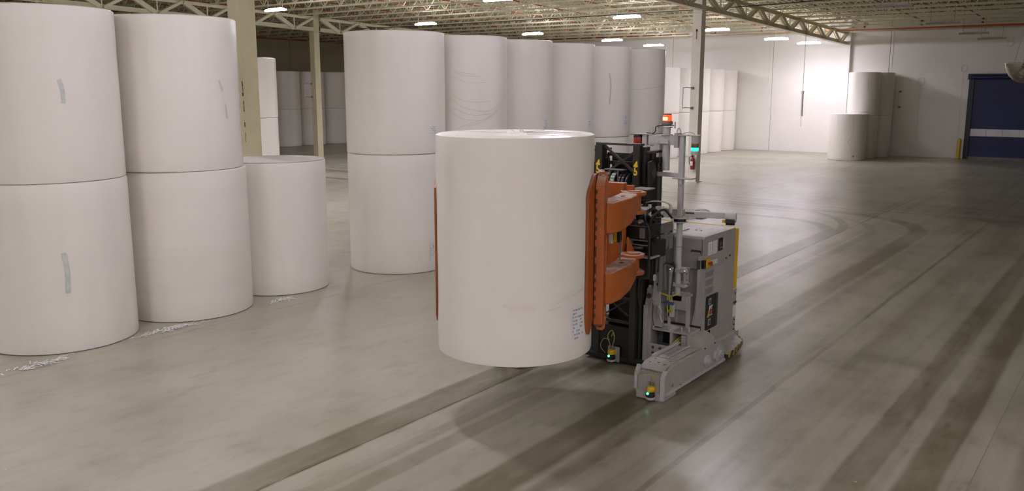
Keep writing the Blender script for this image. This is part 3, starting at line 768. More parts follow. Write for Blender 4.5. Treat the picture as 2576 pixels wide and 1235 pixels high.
def scanner(x, y, z, label, cable):
    b = MB().lathe([(.055, 0), (.062, .01), (.062, .03), (.05, .035)], (x, y, z), 24).build('safety_scanner', m_gray_l, V, label)
    MB().lathe([(.052, .03), (.058, .04), (.058, .075), (.048, .085), (.048, .11)], (x, y, z), 24).build('scan_window', m_black, b)
    MB().lathe([(.05, .105), (.054, .11), (.054, .155), (.046, .17), (.02, .175)], (x, y, z), 24).bx(x - .05, x + .05, y, y + .07, z + .10, z + .165).build('yellow_head', m_yellow, b)
    MB().cyl((x - .02 + .012, y - .057, z + .088), (x - .02 + .012, y - .064, z + .088), .017, 12).build('status_light', m_greenled, b)
    MB().bx(x - .09, x + .09, y + .06, y + .085, z - .02, z + .2).build('bracket', m_gray, b)
    MB().cyl((x - .03, y + .02, z + .17), (x - .03, y + .02, z + .22), .011, 8).cyl((x + .005, y + .02, z + .17), (x + .005, y + .02, z + .22), .011, 8).cyl((x + .04, y + .02, z + .17), (x + .04, y + .02, z + .22), .011, 8).build('plug', m_gray_d, b)
    tubes('cable', m_cable_y, cable, .0055, b)
    return b
scanner(1.18, 1.30, .035, 'yellow headed scanner on the nose of the near leg', [[(1.22, 1.32, .25), (1.24, 1.31, .33), (1.20, 1.33, .37), (1.10, 1.34, .355), (1.0, 1.36, .33), (.96, 1.34, .30), (.95, 1.33, .36)], [(1.18, 1.32, .25), (1.20, 1.31, .31), (1.235, 1.33, .36)]])
scanner(.03, 2.30, .06, 'yellow headed scanner at the foot of the mast', [[(.0, 2.32, .28), (-.05, 2.33, .42), (.0, 2.36, .50), (.03, 2.36, .42)], [(.035, 2.32, .28), (.06, 2.33, .40), (.02, 2.37, .47), (-.02, 2.38, .40)], [(-.10, 2.36, .14), (-.17, 2.33, .24), (-.12, 2.33, .36), (-.03, 2.35, .36)]])
b = scanner(-1.18, 1.30, .035, 'scanner on the nose of the far leg', [[(-1.14, 1.32, .25), (-1.10, 1.34, .35)]])

# --- frame between the legs: upright, step, cross plate
fr = MB()
fr.prism([(2.48, .08), (2.72, .08), (2.72, 1.13), (2.66, 1.17), (2.55, 1.15), (2.52, 1.0), (2.49, .92), (2.47, .6)], 'x', .44, .55)
frame = fr.build('frame_upright', m_gray, V, bevel=.012)
MB().cyl((.495, 2.515, 1.05), (.495, 2.50, 1.05), .036, 16).cyl((.552, 2.62, 1.02), (.556, 2.62, 1.02), .045, 18).build('lifting_hole', m_joint, frame)
MB().cyl((.47, 2.58, 1.15), (.47, 2.58, 1.19), .02, 10).cyl((.53, 2.66, 1.15), (.53, 2.66, 1.185), .02, 10).build('stud', m_gray_l, frame)
MB().bx(.44, .50, 2.46, 2.485, .10, .92).build('front_rib', m_gray, frame, bevel=.006)
MB().prism([(2.48, .08), (2.72, .08), (2.72, 1.13), (2.55, 1.15), (2.47, .6)], 'x', -.55, -.44).build('frame_upright', m_gray, V, bevel=.012)
st = MB().prism([(.56, 2.50), (1.13, 2.50), (1.13, 2.86), (.60, 2.92), (.56, 2.85)], 'z', .575, .60).build('step_plate', m_gray, V, 'dusty step plate', bevel=.004)
MB().prism([(2.52, .60), (2.54, .60), (2.80, .80), (2.80, .84), (2.54, .72), (2.52, .70)], 'x', .56, .585).build('step_bracket', m_gray_l, st, bevel=.004)
MB().cyl((.98, 2.58, .60), (.98, 2.58, .66), .012, 8).cyl((1.07, 2.62, .60), (1.07, 2.62, .665), .012, 8).build('stud', m_gray_l, st)
for x in (.84, 1.10): MB().bx(x, x + .035, 2.50, 2.82, .36, .58).build('divider', m_gray, st, bevel=.004)
cp = MB().bx(.52, 1.0, 2.475, 2.50, .12, .38).build('cross_plate', m_gray, V, bevel=.006)
bolts('bolt', [(.60, 2.476, .33), (.71, 2.476, .33), (.60, 2.476, .25), (.71, 2.476, .25)], .02, -.01, (0, 1, 0), m_joint, cp)
MB().bx(.56, 1.12, 2.86, 2.9, .30, .62).build('dark_recess', m_black, V)
tubes('cable_bundle', m_cable_y, [[(.90, 2.42, .40), (.96, 2.55, .47), (1.04, 2.75, .53), (1.1, 2.85, .55)], [(.93, 2.44, .40), (1.0, 2.58, .46), (1.09, 2.78, .50)], [(.88, 2.44, .41), (.95, 2.6, .50), (1.0, 2.8, .56)]], .012, V, 'yellow cables under the step')

# --- cabinet
side = [(4.33, .10), (4.33, 1.81), (4.30, 1.84), (3.22, 1.84), (3.19, 1.81), (3.19, 1.57), (3.10, 1.57), (3.08, 1.54), (3.07, 1.05), (3.02, .78), (2.95, .64), (2.84, .53), (2.78, .47), (2.78, .10)]
cab = MB().prism([(3.19, 1.36), (4.33, 1.36), (4.33, 1.81), (4.30, 1.84), (3.23, 1.84), (3.19, 1.80)], 'x', .52, .985).build('cabinet', m_gray, V, bevel=.015)
MB().prism([(3.36, 1.36), (4.33, 1.36), (4.33, 1.80), (4.30, 1.835), (3.40, 1.835), (3.36, 1.79)], 'x', -.985, .53).build('hood', m_gray, cab, bevel=.015)
body = [(3.24, .12), (4.32, .12), (4.32, 1.35), (3.24, 1.35), (3.22, 1.1), (3.16, .8), (3.05, .62), (2.93, .55), (2.93, .12)]
MB().prism(body, 'x', -.97, .955).build('lower_body', m_gray, cab, bevel=.01)
sp_ = MB().prism(side, 'x', .955, 1.0).build('side_panel', m_gray, cab, bevel=.006)
MB().prism(side, 'x', -1.0, -.955).build('side_panel', m_gray, cab, bevel=.006)
MB().bx(.80, .95, 3.178, 3.195, 1.60, 1.645).build('handle_slot', m_joint, cab)
MB().bx(.81, .94, 3.174, 3.18, 1.60, 1.612).build('slot_lip', m_gray_l, cab)
MB().bx(.955, 1.0, 3.06, 3.075, 1.40, 1.52).build('dark_slot', m_joint, cab)
MB().bx(-.985, .985, 4.31, 4.335, 1.845, 1.852).bx(-.985, .985, 3.42, 3.425, 1.835, 1.8395).build('top_seam', m_yellow, cab, 'yellow edge along the back of the hood')
for b_ in ((.3, .5, 3.55, 3.75, 1.835, 1.85), (.62, .64, 3.7, 3.72, 1.84, 1.855), (.7, .72, 3.7, 3.72, 1.84, 1.855)): MB().bx(*b_).build('hood_fitting', m_gray_l, cab)
# rear bumper, yellow panel, lower rear housing
MB().prism([(-1.0, 4.335), (1.0, 4.335), (1.0, 4.375), (1.02, 4.41), (-1.02, 4.41), (-1.0, 4.375)], 'z', .88, 1.82).build('rear_panel', m_yellow, cab, 'yellow rear panel', bevel=.01)
low = MB().bx(-1.0, 1.0, 4.335, 4.47, .10, .87).build('rear_housing', m_gray, cab, bevel=.01)
bp = MB().prism([(1.0, 3.35), (1.0, 4.45), (1.17, 4.22), (1.27, 4.10), (1.36, 3.52), (1.36, 3.36)], 'z', .13, .165).build('bumper_plate', m_gray, V, bevel=.006)
MB().prism([(1.36, 3.36), (1.375, 3.36), (1.375, 3.52), (1.283, 4.11), (1.02, 4.46), (1.01, 4.44), (1.268, 4.10), (1.36, 3.52)], 'z', .095, .168).build('hazard_edge', m_hazard, bp, 'yellow and black striped edge')
MB().prism([(1.0, 3.37), (1.355, 3.37), (1.355, 3.52), (1.262, 4.09), (1.0, 4.42)], 'z', .05, .13).build('bumper_core', m_joint, bp)
MB().prism([(-1.0, 3.35), (-1.0, 4.45), (-1.17, 4.22), (-1.27, 4.10), (-1.36, 3.52), (-1.36, 3.36)], 'z', .13, .165).build('bumper_plate', m_gray, V, bevel=.006)
MB().bx(-1.0, 1.0, 4.47, 4.62, .06, .165).build('rear_bumper', m_gray, V, bevel=.006)
MB().beam((1.01, 3.46, .19), (1.01, 4.45, .19), .02, .05).build('kick_strip', m_gray_l, V)
for x in (-.5, .5): MB().cyl((x - .08, 3.9, .16), (x + .08, 3.9, .16), .155, 28).build('drive_wheel', m_rubber, V)

# side fittings of the cabinet
XS = 1.0
def grille(y0, y1, z0, z1, slots, mat):
    g = MB().bx(XS, XS + .006, y0, y1, z0, z1).build('vent_grille', m_gray if slots else m_gray_l, V)
    if slots:
        q = MB(); n = 9
        for i in range(n):
            yy = y0 + .012 + (y1 - y0 - .03) * i / n
            q.prism([(yy, z0 + .012), (yy + .013, z0 + .012), (min(yy + .045, y1 - .005), z1 - .012), (min(yy + .032, y1 - .016), z1 - .012)], 'x', XS + .004, XS + .0085)
        q.build('slot', m_gray_d, g)
    else:
        q = MB()
        for i in range(7): q.bx(XS + .004, XS + .0085, y0 + .01, y1 - .01, z0 + .012 + (z1 - z0 - .02) * i / 7, z0 + .018 + (z1 - z0 - .02) * i / 7)
        q.build('mesh_wire', m_gray, g)
for i in range(3):
    z1 = 1.335 - i * .125
    grille(3.225, 3.535, z1 - .108, z1, True, None)
    grille(3.575, 3.88, z1 - .108, z1, False, None)
fp = MB().bx(XS, XS + .004, 3.20, 3.90, .30, 1.36).build('access_door', m_gray, V, bevel=.002)
pn = MB().prism([(3.30, .44), (3.695, .44), (3.715, .46), (3.715, .93), (3.695, .95), (3.32, .95), (3.30, .93)], 'x', XS + .002, XS + .012).build('control_panel', m_black, V, 'black recessed panel with warning label', bevel=.003)
MB().bx(XS + .011, XS + .016, 3.64, 3.715, .45, .945).build('panel_edge', m_joint, pn)
for z in (.86, .55):
    MB().bx(XS + .012, XS + .017, 3.39, 3.47, z - .045, z + .05).build('socket_frame', m_gray, pn)
    MB().bx(XS + .017, XS + .019, 3.41, 3.45, z - .03, z + .03).build('socket', m_black, pn)
def text(body, size, M4, name, mat, parent, label=None, bold=0.0, sx=1.0):
    c = bpy.data.curves.new('t', 'FONT'); c.body = body; c.size = size; c.align_x = 'CENTER'; c.align_y = 'CENTER'; c.extrude = .0015; c.offset = bold
    t = bpy.data.objects.new('t', c); COL.objects.link(t)
    dg = bpy.context.evaluated_depsgraph_get(); me = bpy.data.meshes.new_from_object(t.evaluated_get(dg))
    bpy.data.objects.remove(t); me.name = name
    me.transform(Matrix.Diagonal((sx, 1, 1, 1))); me.transform(M4); me.materials.clear(); me.materials.append(mat)
    o = link(name, me, parent)
    if label: o['label'] = label
    return o
def on_side(y, z, x=XS + .014, slant=0.0): return Matrix(((0, 0, 1, x), (1, slant, 0, y), (0, 1, 0, z), (0, 0, 0, 1)))
def on_front(x, y, z): return Matrix(((1, 0, 0, x), (0, 0, -1, y), (0, 1, 0, z), (0, 0, 0, 1)))
text('JBT', .085, on_side(3.47, .76, slant=.25), 'lettering', m_white, pn, 'white slanted letters', .003)
MB().prism([(3.345, .645), (3.43, .645), (3.405, .715)], 'x', XS + .012, XS + .015).build('warning_triangle', m_yellow, pn, 'yellow warning triangle')
MB().bx(XS + .012, XS + .015, 3.42, 3.52, .675, .72).build('red_bar', M('red_print', (.42, .09, .05), .5), pn, 'red warning bar')
MB().bx(XS + .012, XS + .015, 3.43, 3.53, .645, .662).bx(XS + .0121, XS + .0151, 3.35, 3.42, .63, .640).build('small_print', m_gray_l, pn)
for y0 in (3.325, 3.49):
    l = MB().bx(XS, XS + .004, y0, y0 + .135, 1.555, 1.745).build('paper_notice', m_label, V, 'small white printed notice')
    q = MB()
    for i in range(7): q.bx(XS + .003, XS + .0055, y0 + .015, y0 + .12 - (i % 3) * .02, 1.575 + i * .022, 1.582 + i * .022)
    q.build('print', M('grey_print', (.45, .44, .42), .6), l)
dp = MB().bx(XS, XS + .02, 3.68, 3.80, 1.575, 1.76).build('display', m_black, V, 'small black display', bevel=.004)
MB().bx(XS + .02, XS + .022, 3.695, 3.74, 1.65, 1.705).build('lit_symbol', M('dim_red_glow', (.30, .06, .03), .3), dp); MB().bx(XS + .02, XS + .0225, 3.69, 3.79, 1.61, 1.63).build('screen_line', m_gray_d, dp)
MB().bx(XS, XS + .008, 3.84, 3.90, 1.60, 1.73).build('keypad_cover', m_gray_l, V, bevel=.003)
es = MB().bx(XS, XS + .05, 3.17, 3.31, 1.40, 1.525).build('emergency_stop', m_yellow, V, 'yellow emergency stop box', bevel=.006)
MB().bx(XS - .004, XS + .045, 3.10, 3.17, 1.40, 1.52).build('switch_back', m_black, es, bevel=.004); MB().cyl((XS + .05, 3.25, 1.46), (XS + .085, 3.25, 1.46), .02, 14).cyl((XS + .08, 3.25, 1.46), (XS + .10, 3.25, 1.46), .034, 18).build('button', m_redbtn, es)
for i in range(3):
    y0 = 3.42 + i * .085
    l = MB().bx(XS, XS + .005, y0, y0 + .07, 1.40, 1.465).build('symbol_label', m_label, V)
    MB().bx(XS + .004, XS + .007, y0 + .02, y0 + .045, 1.412, 1.43).cyl((XS + .004, y0 + .034, 1.445), (XS + .007, y0 + .034, 1.445), .012, 10).build('symbol', m_print, l)
bolts('screw', [(XS, 3.98, 1.42), (XS, 4.12, 1.44), (XS, 4.40, .80), (XS, 4.40, .38), (XS, 4.40, .30), (XS, 4.40, .22)], .015, .012, (1, 0, 0), m_joint, V)
MB().bx(XS, XS + .005, 4.35, 4.455, .43, .60).build('paper_notice', m_label, V, 'white notice on the rear housing'); MB().bx(XS, XS + .012, 4.35, 4.45, .64, .67).build('vent_slot', m_joint, V)
MB().bx(XS, XS + .004, 3.39, 3.50, .36, .42).build('small_plate', m_gray_d, V)

# --- box bracket, sensor pole
bb = MB().bx(.68, .90, 2.72, 3.0, .98, 1.06).bx(.70, .98, 2.72, 2.74, .86, 1.06).bx(.955, 1.0, 2.74, 2.80, .60, 1.06).bx(.90, .96, 2.76, 2.95, 1.03, 1.06).bx(.68, .72, 2.95, 3.0, .62, 1.06).build('bracket_box', m_gray, V, bevel=.005)
pole = MB().cyl((.80, 2.78, 1.06), (.80, 2.78, 2.10), .043, 24).build('sensor_pole', m_gray_l, V, 'light grey sensor pole')
for z in (1.41, 1.20):
    MB().bx(.69, .93, 2.73, 2.83, z - .022, z + .022).bx(.71, .9, 2.84, 2.95, z - .02, z + .02).build('pipe_clamp', m_gray_l, pole, bevel=.008)
MB().bx(.875, .90, 2.80, 2.92, 1.16, 1.44).build('clamp_plate', m_gray, pole, bevel=.004)
bolts('bolt', [(.90, 2.84, 1.36), (.90, 2.84, 1.27), (.70, 2.73, 1.41), (.92, 2.73, 1.41)], .014, .012, (1, 0, 0), m_chrome, pole)
MB().cyl((.80, 2.78, 2.09), (.80, 2.78, 2.105), .10, 24).cyl((.80, 2.78, 2.15), (.80, 2.78, 2.165), .125, 24).build('flange', m_gray_l, pole)
MB().cyl((.80, 2.78, 2.10), (.80, 2.78, 2.155), .085, 20).build('slip_ring', m_black, pole)
MB().bx(.765, .835, 2.745, 2.815, 2.16, 3.29).build('square_tube', m_gray_l, pole, bevel=.008)
MB().bx(.70, .98, 2.70, 2.86, 2.695, 2.715).bx(.79, .84, 2.71, 2.74, 2.62, 2.70).build('joint_plate', m_gray_l, pole, bevel=.004)
MB().bx(.40, .78, 2.75, 2.81, 2.715, 2.775).build('brace_tube', m_gray_l, pole, bevel=.006)
MB().cyl((.80, 2.78, 1.745), (.80, 2.78, 1.75), .0445, 24).build('pole_seam', m_joint, pole)
# head beam
hb = MB().bx(.30, .745, 2.73, 2.83, 3.155, 3.285).build('head_beam', m_gray_l, V, 'light grey head beam with lamps', bevel=.006)
MB().bx(.20, .27, 2.74, 2.82, 3.14, 3.285).bx(.10, .36, 2.72, 2.84, 3.285, 3.30).bx(.16, .34, 2.72, 2.84, 3.125, 3.14).build('end_post', m_gray_l, hb, bevel=.004)
MB().bx(.70, .76, 2.72, 2.84, 3.12, 3.32).build('end_plate', m_gray, hb, bevel=.004)
MB().bx(.74, .90, 2.72, 2.84, 3.285, 3.30).bx(.92, 1.05, 2.72, 2.84, 3.285, 3.30).bx(.84, .95, 2.76, 2.80, 3.288, 3.297).build('lamp_plate', m_gray_l, hb, bevel=.003)
MB().cyl((.56, 2.78, 3.285), (.56, 2.78, 3.39), .052, 20).cyl((.56, 2.78, 3.285), (.56, 2.78, 3.297), .085, 20).cyl((.56, 2.78, 2.80), (.56, 2.78, 3.155), .052, 20).build('centre_tube', m_gray_l, hb)
MB().bx(.44, .66, 2.77, 2.80, 3.41, 3.425).bx(.50, .62, 2.73, 2.83, 3.385, 3.40).cyl((.43, 2.78, 3.38), (.43, 2.78, 3.47), .010, 8).cyl((.68, 2.78, 3.38), (.68, 2.78, 3.47), .010, 8).build('beacon_bracket', m_gray, hb, bevel=.002)
bc = MB().lathe([(.055, 3.425), (.075, 3.43), (.08, 3.455), (.07, 3.475)], (.56, 2.78, 0), 24).build('beacon', m_gray_d, V, 'lit orange beacon on top')
MB().lathe([(.062, 3.475), (.062, 3.555), (.055, 3.565), (.01, 3.57)], (.56, 2.78, 0), 24).build('lens', m_beacon, bc)
MB().lathe([(.03, 3.489), (.035, 3.51), (.03, 3.535)], (.56, 2.72, 0), 12).build('bulb', m_beacon_hot, bc); MB().cyl((.56, 2.78, 3.47), (.56, 2.78, 3.478), .072, 24).cyl((.56, 2.78, 3.563), (.56, 2.78, 3.575), .058, 20).build('collar', M('dark_red_trim', (.2, .04, .02), .4), bc)
rl = MB().lathe([(.062, 3.285), (.066, 3.26), (.066, 3.245)], (.115, 2.78, 0), 20).build('warning_lamp', m_black, V, 'unlit red lamp hanging from the beam')
MB().lathe([(.066, 3.25), (.066, 3.15), (.06, 3.115), (.04, 3.10), (.005, 3.098)], (.115, 2.78, 0), 20).build('lens', m_redlens, rl)
sl = MB().lathe([(.05, 3.285), (.05, 3.19), (.048, 3.185)], (.985, 2.78, 0), 20).build('stack_light', m_gray_l, V, 'stack light with lit green segment')
for z0, z1, mm, nm in ((3.16, 3.185, m_amber, 'amber_segment'), (3.13, 3.16, M('unlit_green_segment', (.02, .14, .09), .25), 'dark_green_segment'), (3.085, 3.13, m_green, 'green_segment'), (3.035, 3.085, m_gray_l, 'grey_segment')): MB().lathe([(.05, z0), (.05, z1)], (.985, 2.78, 0), 20).build(nm, mm, sl)
tubes('lamp_cable', m_cable_w, [[(.98, 2.78, 3.30), (.94, 2.77, 3.33), (.86, 2.77, 3.33), (.80, 2.78, 3.31)]], .007, hb)
tubes('lamp_cable', m_rubber, [[(.50, 2.76, 3.42), (.41, 2.75, 3.40), (.40, 2.75, 3.34), (.36, 2.75, 3.305), (.26, 2.76, 3.31)]], .008, hb)
for x in (.32, .74): MB().tube([(x - .02, 2.78, 3.30), (x - .025, 2.78, 3.35), (x, 2.78, 3.385), (x + .025, 2.78, 3.35), (x + .02, 2.78, 3.30)], .008).build('lifting_eye', m_gray_l, hb)
MB().bx(.45, .62, 2.70, 2.73, 3.17, 3.23).cyl((.47, 2.70, 3.2), (.47, 2.69, 3.2), .02, 10).build('hinge_plate', m_gray_l, hb, bevel=.003)
MB().beam((.48, 2.84, 3.24), (.42, 2.88, 2.75), .07, .05).build('rear_strut', m_gray_l, hb, bevel=.006)
# cantilever bar with a scanner at its end
bar = MB().beam((.86, 2.82, 2.205), (1.46, 2.98, 2.215), .06, .085).build('scanner_arm', m_gray_l, V, 'grey arm reaching right over the cabinet', bevel=.006)
MB().beam((.50, 2.76, 2.225), (.85, 2.80, 2.225), .07, .095).build('arm_root', m_gray, bar, bevel=.004)
MB().prism([(.875, 2.79), (.99, 2.82), (.99, 2.824), (.875, 2.794)], 'z', 2.215, 2.235).build('slot', m_joint, bar)
MB().cyl((1.39, 2.95, 2.195), (1.53, 2.99, 2.195), .065, 18).build('end_housing', m_gray_l, bar); MB().cyl((1.42, 2.915, 2.135), (1.53, 2.945, 2.135), .045, 16).build('sensor', m_black, bar); MB().bx(1.37, 1.41, 2.90, 2.94, 2.12, 2.16).build('yellow_block', m_yellow, bar)
MB().lathe([(.12, 0), (.12, .02), (.10, .06), (.05, .085), (.004, .09)], (.98, 3.12, 2.17), 24).build('domed_cap', m_gray, bar)
MB().bx(.93, 1.03, 3.0, 3.16, 2.12, 2.17).build('cap_bracket', m_gray, bar)
MB().beam((.82, 2.8, 2.13), (.93, 2.98, 2.13), .02, .012).build('small_lug', m_gray_l, bar)

# --- mast
mast = MB().bx(.245, .345, 2.40, 2.50, .08, 3.15).build('mast_rail', m_mast, V, bevel=.004)
MB().bx(-.345, -.245, 2.40, 2.50, .08, 3.15).build('mast_rail', m_mast, V, bevel=.004)
for s in (1, -1):
    A = lambda a, b_: (a, b_) if s > 0 else (-b_, -a)
    MB().bx(*A(.355, .405), 2.47, 2.60, .10, 3.13).bx(*A(.36, .43), 2.62, 2.74, .10, 3.06).build('mast_rail', m_mast, V, bevel=.004)
    MB().bx(*A(.405, .45), 2.60, 2.74, .10, 2.96).build('outer_rail', m_black, V, bevel=.004)
    MB().cyl((s * .43, 2.81, .12), (s * .43, 2.81, 2.94), .056, 20).cyl((s * .43, 2.81, 2.90), (s * .43, 2.81, 2.96), .065, 20).build('lift_cylinder', m_mast, V)
    MB().cyl((s * .30, 2.60, .3), (s * .30, 2.60, 2.95), .03, 12).build('piston_rod', m_mast, V)
    lp = MB().bx(*A(.36, .47), 2.48, 2.88, 3.04, 3.075).build('top_plate', m_mast, V, bevel=.004)
    MB().bx(*A(.42, .50), 2.72, 2.90, 2.90, 2.98).build('end_cap', m_mast, lp, bevel=.01)
    pts = [(2.40, 2.93), (2.52, 2.95), (2.62, 2.86), (2.65, 2.78), (2.60, 2.70), (2.52, 2.60), (2.42, 2.55)]
    MB().prism(pts, 'x', *A(.472, .492)).build('lug_plate', m_mast, lp, bevel=.004)
    x0 = s * .494
    MB().cyl((x0, 2.545, 2.775), (x0 + s * .004, 2.545, 2.775), .06, 20).build('lug_hole', m_joint, lp)
mt = MB().bx(-.35, .36, 2.40, 2.52, 3.145, 3.175).build('mast_top', m_mast, V, 'dusty top crossbar of the mast', bevel=.004)
for z in (2.98, 2.86): MB().bx(-.25, .25, 2.56, 2.62, z, z + .05).build('cross_bar', m_mast, V, bevel=.004)
MB().beam((-.22, 2.44, 3.13), (.25, 2.44, 2.78), .035, .02, (0, 1, 0)).build('diagonal_brace', m_mast, V); MB().beam((.25, 2.46, 3.06), (-.22, 2.46, 2.74), .035, .02, (0, 1, 0)).build('diagonal_brace', m_mast, V)
MB().bx(-.25, .25, 2.64, 2.68, 2.0, 2.6).bx(-.24, .24, 2.68, 2.7, .2, 3.0).build('inner_panel', m_black, V)
for z in (.60, .95, 1.3): MB().bx(-.25, .25, 2.44, 2.47, z, z + .04).build('cross_bar', m_mast, V)
MB().beam((-.24, 2.45, .66), (.24, 2.45, .98), .02, .012, (0, 1, 0)).beam((-.24, 2.455, 1.0), (.24, 2.455, .70), .02, .012, (0, 1, 0)).build('lower_brace', m_mast, V)
MB().bx(-.48, .48, 2.38, 2.85, .05, .11).bx(-.25, .25, 2.42, 2.46, .11, .55).build('mast_foot', m_black, V, bevel=.006)
for x in (-.295, .295):
    text('4', .145, on_front(x - (.01 if x < 0 else 0), 2.3975, 2.875), 'digit', m_digit, V, 'yellow number 4', .006, .85)
    text('5', .145, on_front(x - (.01 if x < 0 else 0), 2.3975, 2.79), 'digit', m_digit, V, 'yellow number 5', .006, .85)
# hose reel and chains behind the rails
for x0, x1, mm, r_ in ((-.17, -.10, m_hosegreen, .17), (-.06, .01, m_hosegreen, .17), (.06, .10, m_rubber, .16), (.11, .15, m_rubber, .16), (.17, .20, m_rubber, .15)):
    w_ = MB().cyl((x0, 2.47, 2.60), (x1, 2.47, 2.60), r_, 28).build('hose_sheave', m_rubber, V)
    q = MB()
    for i in range(24):
        a, b_ = 2 * math.pi * i / 24, 2 * math.pi * (i + .8) / 24; rr = r_ + .004
        q.beam((( x0 + x1) / 2, 2.47 + rr * math.cos(a), 2.60 + rr * math.sin(a)), ((x0 + x1) / 2, 2.47 + rr * math.cos(b_), 2.60 + rr * math.sin(b_)), x1 - x0 - .008, .014, (0, math.cos(a), math.sin(a)))
    q.build('hose_link', mm, w_)
MB().cyl((-.22, 2.47, 2.60), (.24, 2.47, 2.60), .035, 14).bx(-.18, .12, 2.36, 2.46, 2.80, 2.815).bx(-.10, -.085, 2.36, 2.38, 2.62, 2.8).bx(.03, .045, 2.36, 2.38, 2.62, 2.8).build('sheave_axle', m_gray_d, V)
for x in (-.235, -.20): MB().bx(x, x + .02, 2.5, 2.52, 1.8, 2.95).build('lift_chain', m_black, V)
MB().bx(-.235, -.175, 2.30, 2.36, 2.62, 2.80).build('white_block', m_white, V, 'white block beside the left rail'); MB().bx(-.17, -.09, 2.33, 2.36, 2.64, 2.66).bx(-.17, -.09, 2.33, 2.36, 2.69, 2.71).bx(-.17, -.09, 2.33, 2.36, 2.74, 2.76).build('terminal_bar', m_gray_l, V)
tubes('white_hose', m_white, [[(.22, 2.34, 2.60), (.13, 2.33, 2.52), (.09, 2.33, 2.40)]], .018, V)

# --- carriage and hydraulics between the mast and the clamp
car = MB().bx(.22, .80, 1.80, 2.20, 1.97, 2.15).build('carriage', m_black, V, bevel=.008)
MB().bx(-.8, .22, 1.80, 2.36, 1.7, 2.2).build('carriage_block', m_black, car, bevel=.01)
MB().bx(.22, .84, 1.795, 1.81, 1.955, 1.97).bx(.22, .84, 1.795, 1.81, 1.895, 1.91).bx(.22, .80, 1.79, 1.81, 2.145, 2.155).build('edge_strip', m_gray_d, car)
MB().bx(.22, .84, 1.9, 2.3, 1.70, 1.93).bx(.30, .70, 2.2, 2.42, 1.35, 2.2).build('valve_block', m_black, car, bevel=.01)
MB().cyl((.30, 1.84, 1.93), (.57, 1.84, 1.93), .045, 16).build('hydraulic_cylinder', m_gray_d, car)
MB().cyl((.45, 1.85, 1.845), (.62, 1.85, 1.845), .018, 10).cyl((.60, 1.85, 1.85), (.72, 1.85, 1.86), .025, 10).cyl((.66, 1.86, 1.79), (.76, 1.86, 1.78), .016, 8).build('fitting', m_chrome, car)
MB().bx(.42, .88, 1.80, 2.05, 1.73, 1.75).bx(.55, .58, 1.82, 1.86, 1.62, 1.73).bx(.63, .65, 1.82, 1.86, 1.65, 1.73).build('drip_plate', m_gray, car, bevel=.003)
MB().bx(.70, .78, 1.79, 1.85, 1.99, 2.13).build('junction_box', m_gray_d, car, bevel=.006)
hz = []
for i in range(6):
    x = .36 + i * .045
    hz.append([(x, 1.84, 2.15), (x - .02, 1.80, 2.22), (x + .01, 1.88, 2.30), (x + .08, 2.05, 2.26), (x + .14, 2.2, 2.16)])
for i in range(6):
    a = random.Random(i); x = .45 + i * .06
    hz.append([(x, 2.0, 2.15), (x + a.uniform(-.05, .08), 2.0, 2.26), (x + a.uniform(.0, .15), 2.15, 2.34), (x + a.uniform(.02, .2), 2.3, 2.22)])
hz.append([(.62, 1.83, 2.10), (.76, 1.80, 2.19), (.835, 1.80, 2.10), (.845, 1.80, 1.8), (.84, 1.82, 1.55), (.80, 1.86, 1.46), (.70, 1.9, 1.45)])
hz.append([(.40, 2.3, 1.7), (.46, 2.3, 1.4), (.42, 2.35, 1.1), (.44, 2.38, .9)])
tubes('hydraulic_hose', m_rubber, hz, .017, V, 'bundle of black hydraulic hoses')
MB().cyl((.68, 1.82, 2.20), (.73, 1.82, 2.20), .035, 14).cyl((.46, 1.80, 2.18), (.50, 1.80, 2.20), .02, 10).cyl((.39, 1.80, 2.17), (.42, 1.80, 2.19), .02, 10).cyl((.58, 1.82, 2.24), (.62, 1.82, 2.25), .022, 10).build('hose_fitting', m_chrome, V)
tubes('pale_wire', m_cable_w, [[(.72, 2.2, 2.26), (.60, 2.15, 2.22), (.52, 2.1, 2.23)], [(.80, 2.3, 2.28), (.92, 2.3, 2.20), (.94, 2.3, 2.05), (.90, 2.32, 2.0)], [(.58, 2.1, 2.40), (.50, 2.05, 2.34), (.57, 2.05, 2.28), (.63, 2.08, 2.30)], [(.60, 2.14, 2.42), (.72, 2.2, 2.44), (.86, 2.3, 2.40), (.88, 2.3, 2.24)], [(.9, 2.3, 2.28), (.9, 2.3, 2.38), (.84, 2.28, 2.42)]], .010, V, 'pale looping wires')
for b_ in ((.68, .78, 2.26, 2.34, 2.24, 2.36), (.52, .66, 2.05, 2.12, 2.31, 2.37), (.64, .68, 2.125, 2.16, 2.22, 2.40), (.80, .86, 2.28, 2.32, 2.22, 2.30)): MB().bx(*b_).build('manifold', m_white, V, 'pale valve manifold', bevel=.008)
MB().bx(.48, .66, 2.02, 2.2, 2.44, 2.60).build('chain_box', m_black, V); bolts('chain_link', [(.50 + i * .035, 2.016, 2.47 + j * .04) for i in range(5) for j in range(3)], .012, -.008, (0, 1, 0), M('dull_blue_steel', (.10, .10, .16), .3, .6), V)
MB().bx(.47, .69, 2.0, 2.22, 2.60, 2.615).build('bracket_cover', m_gray, V)
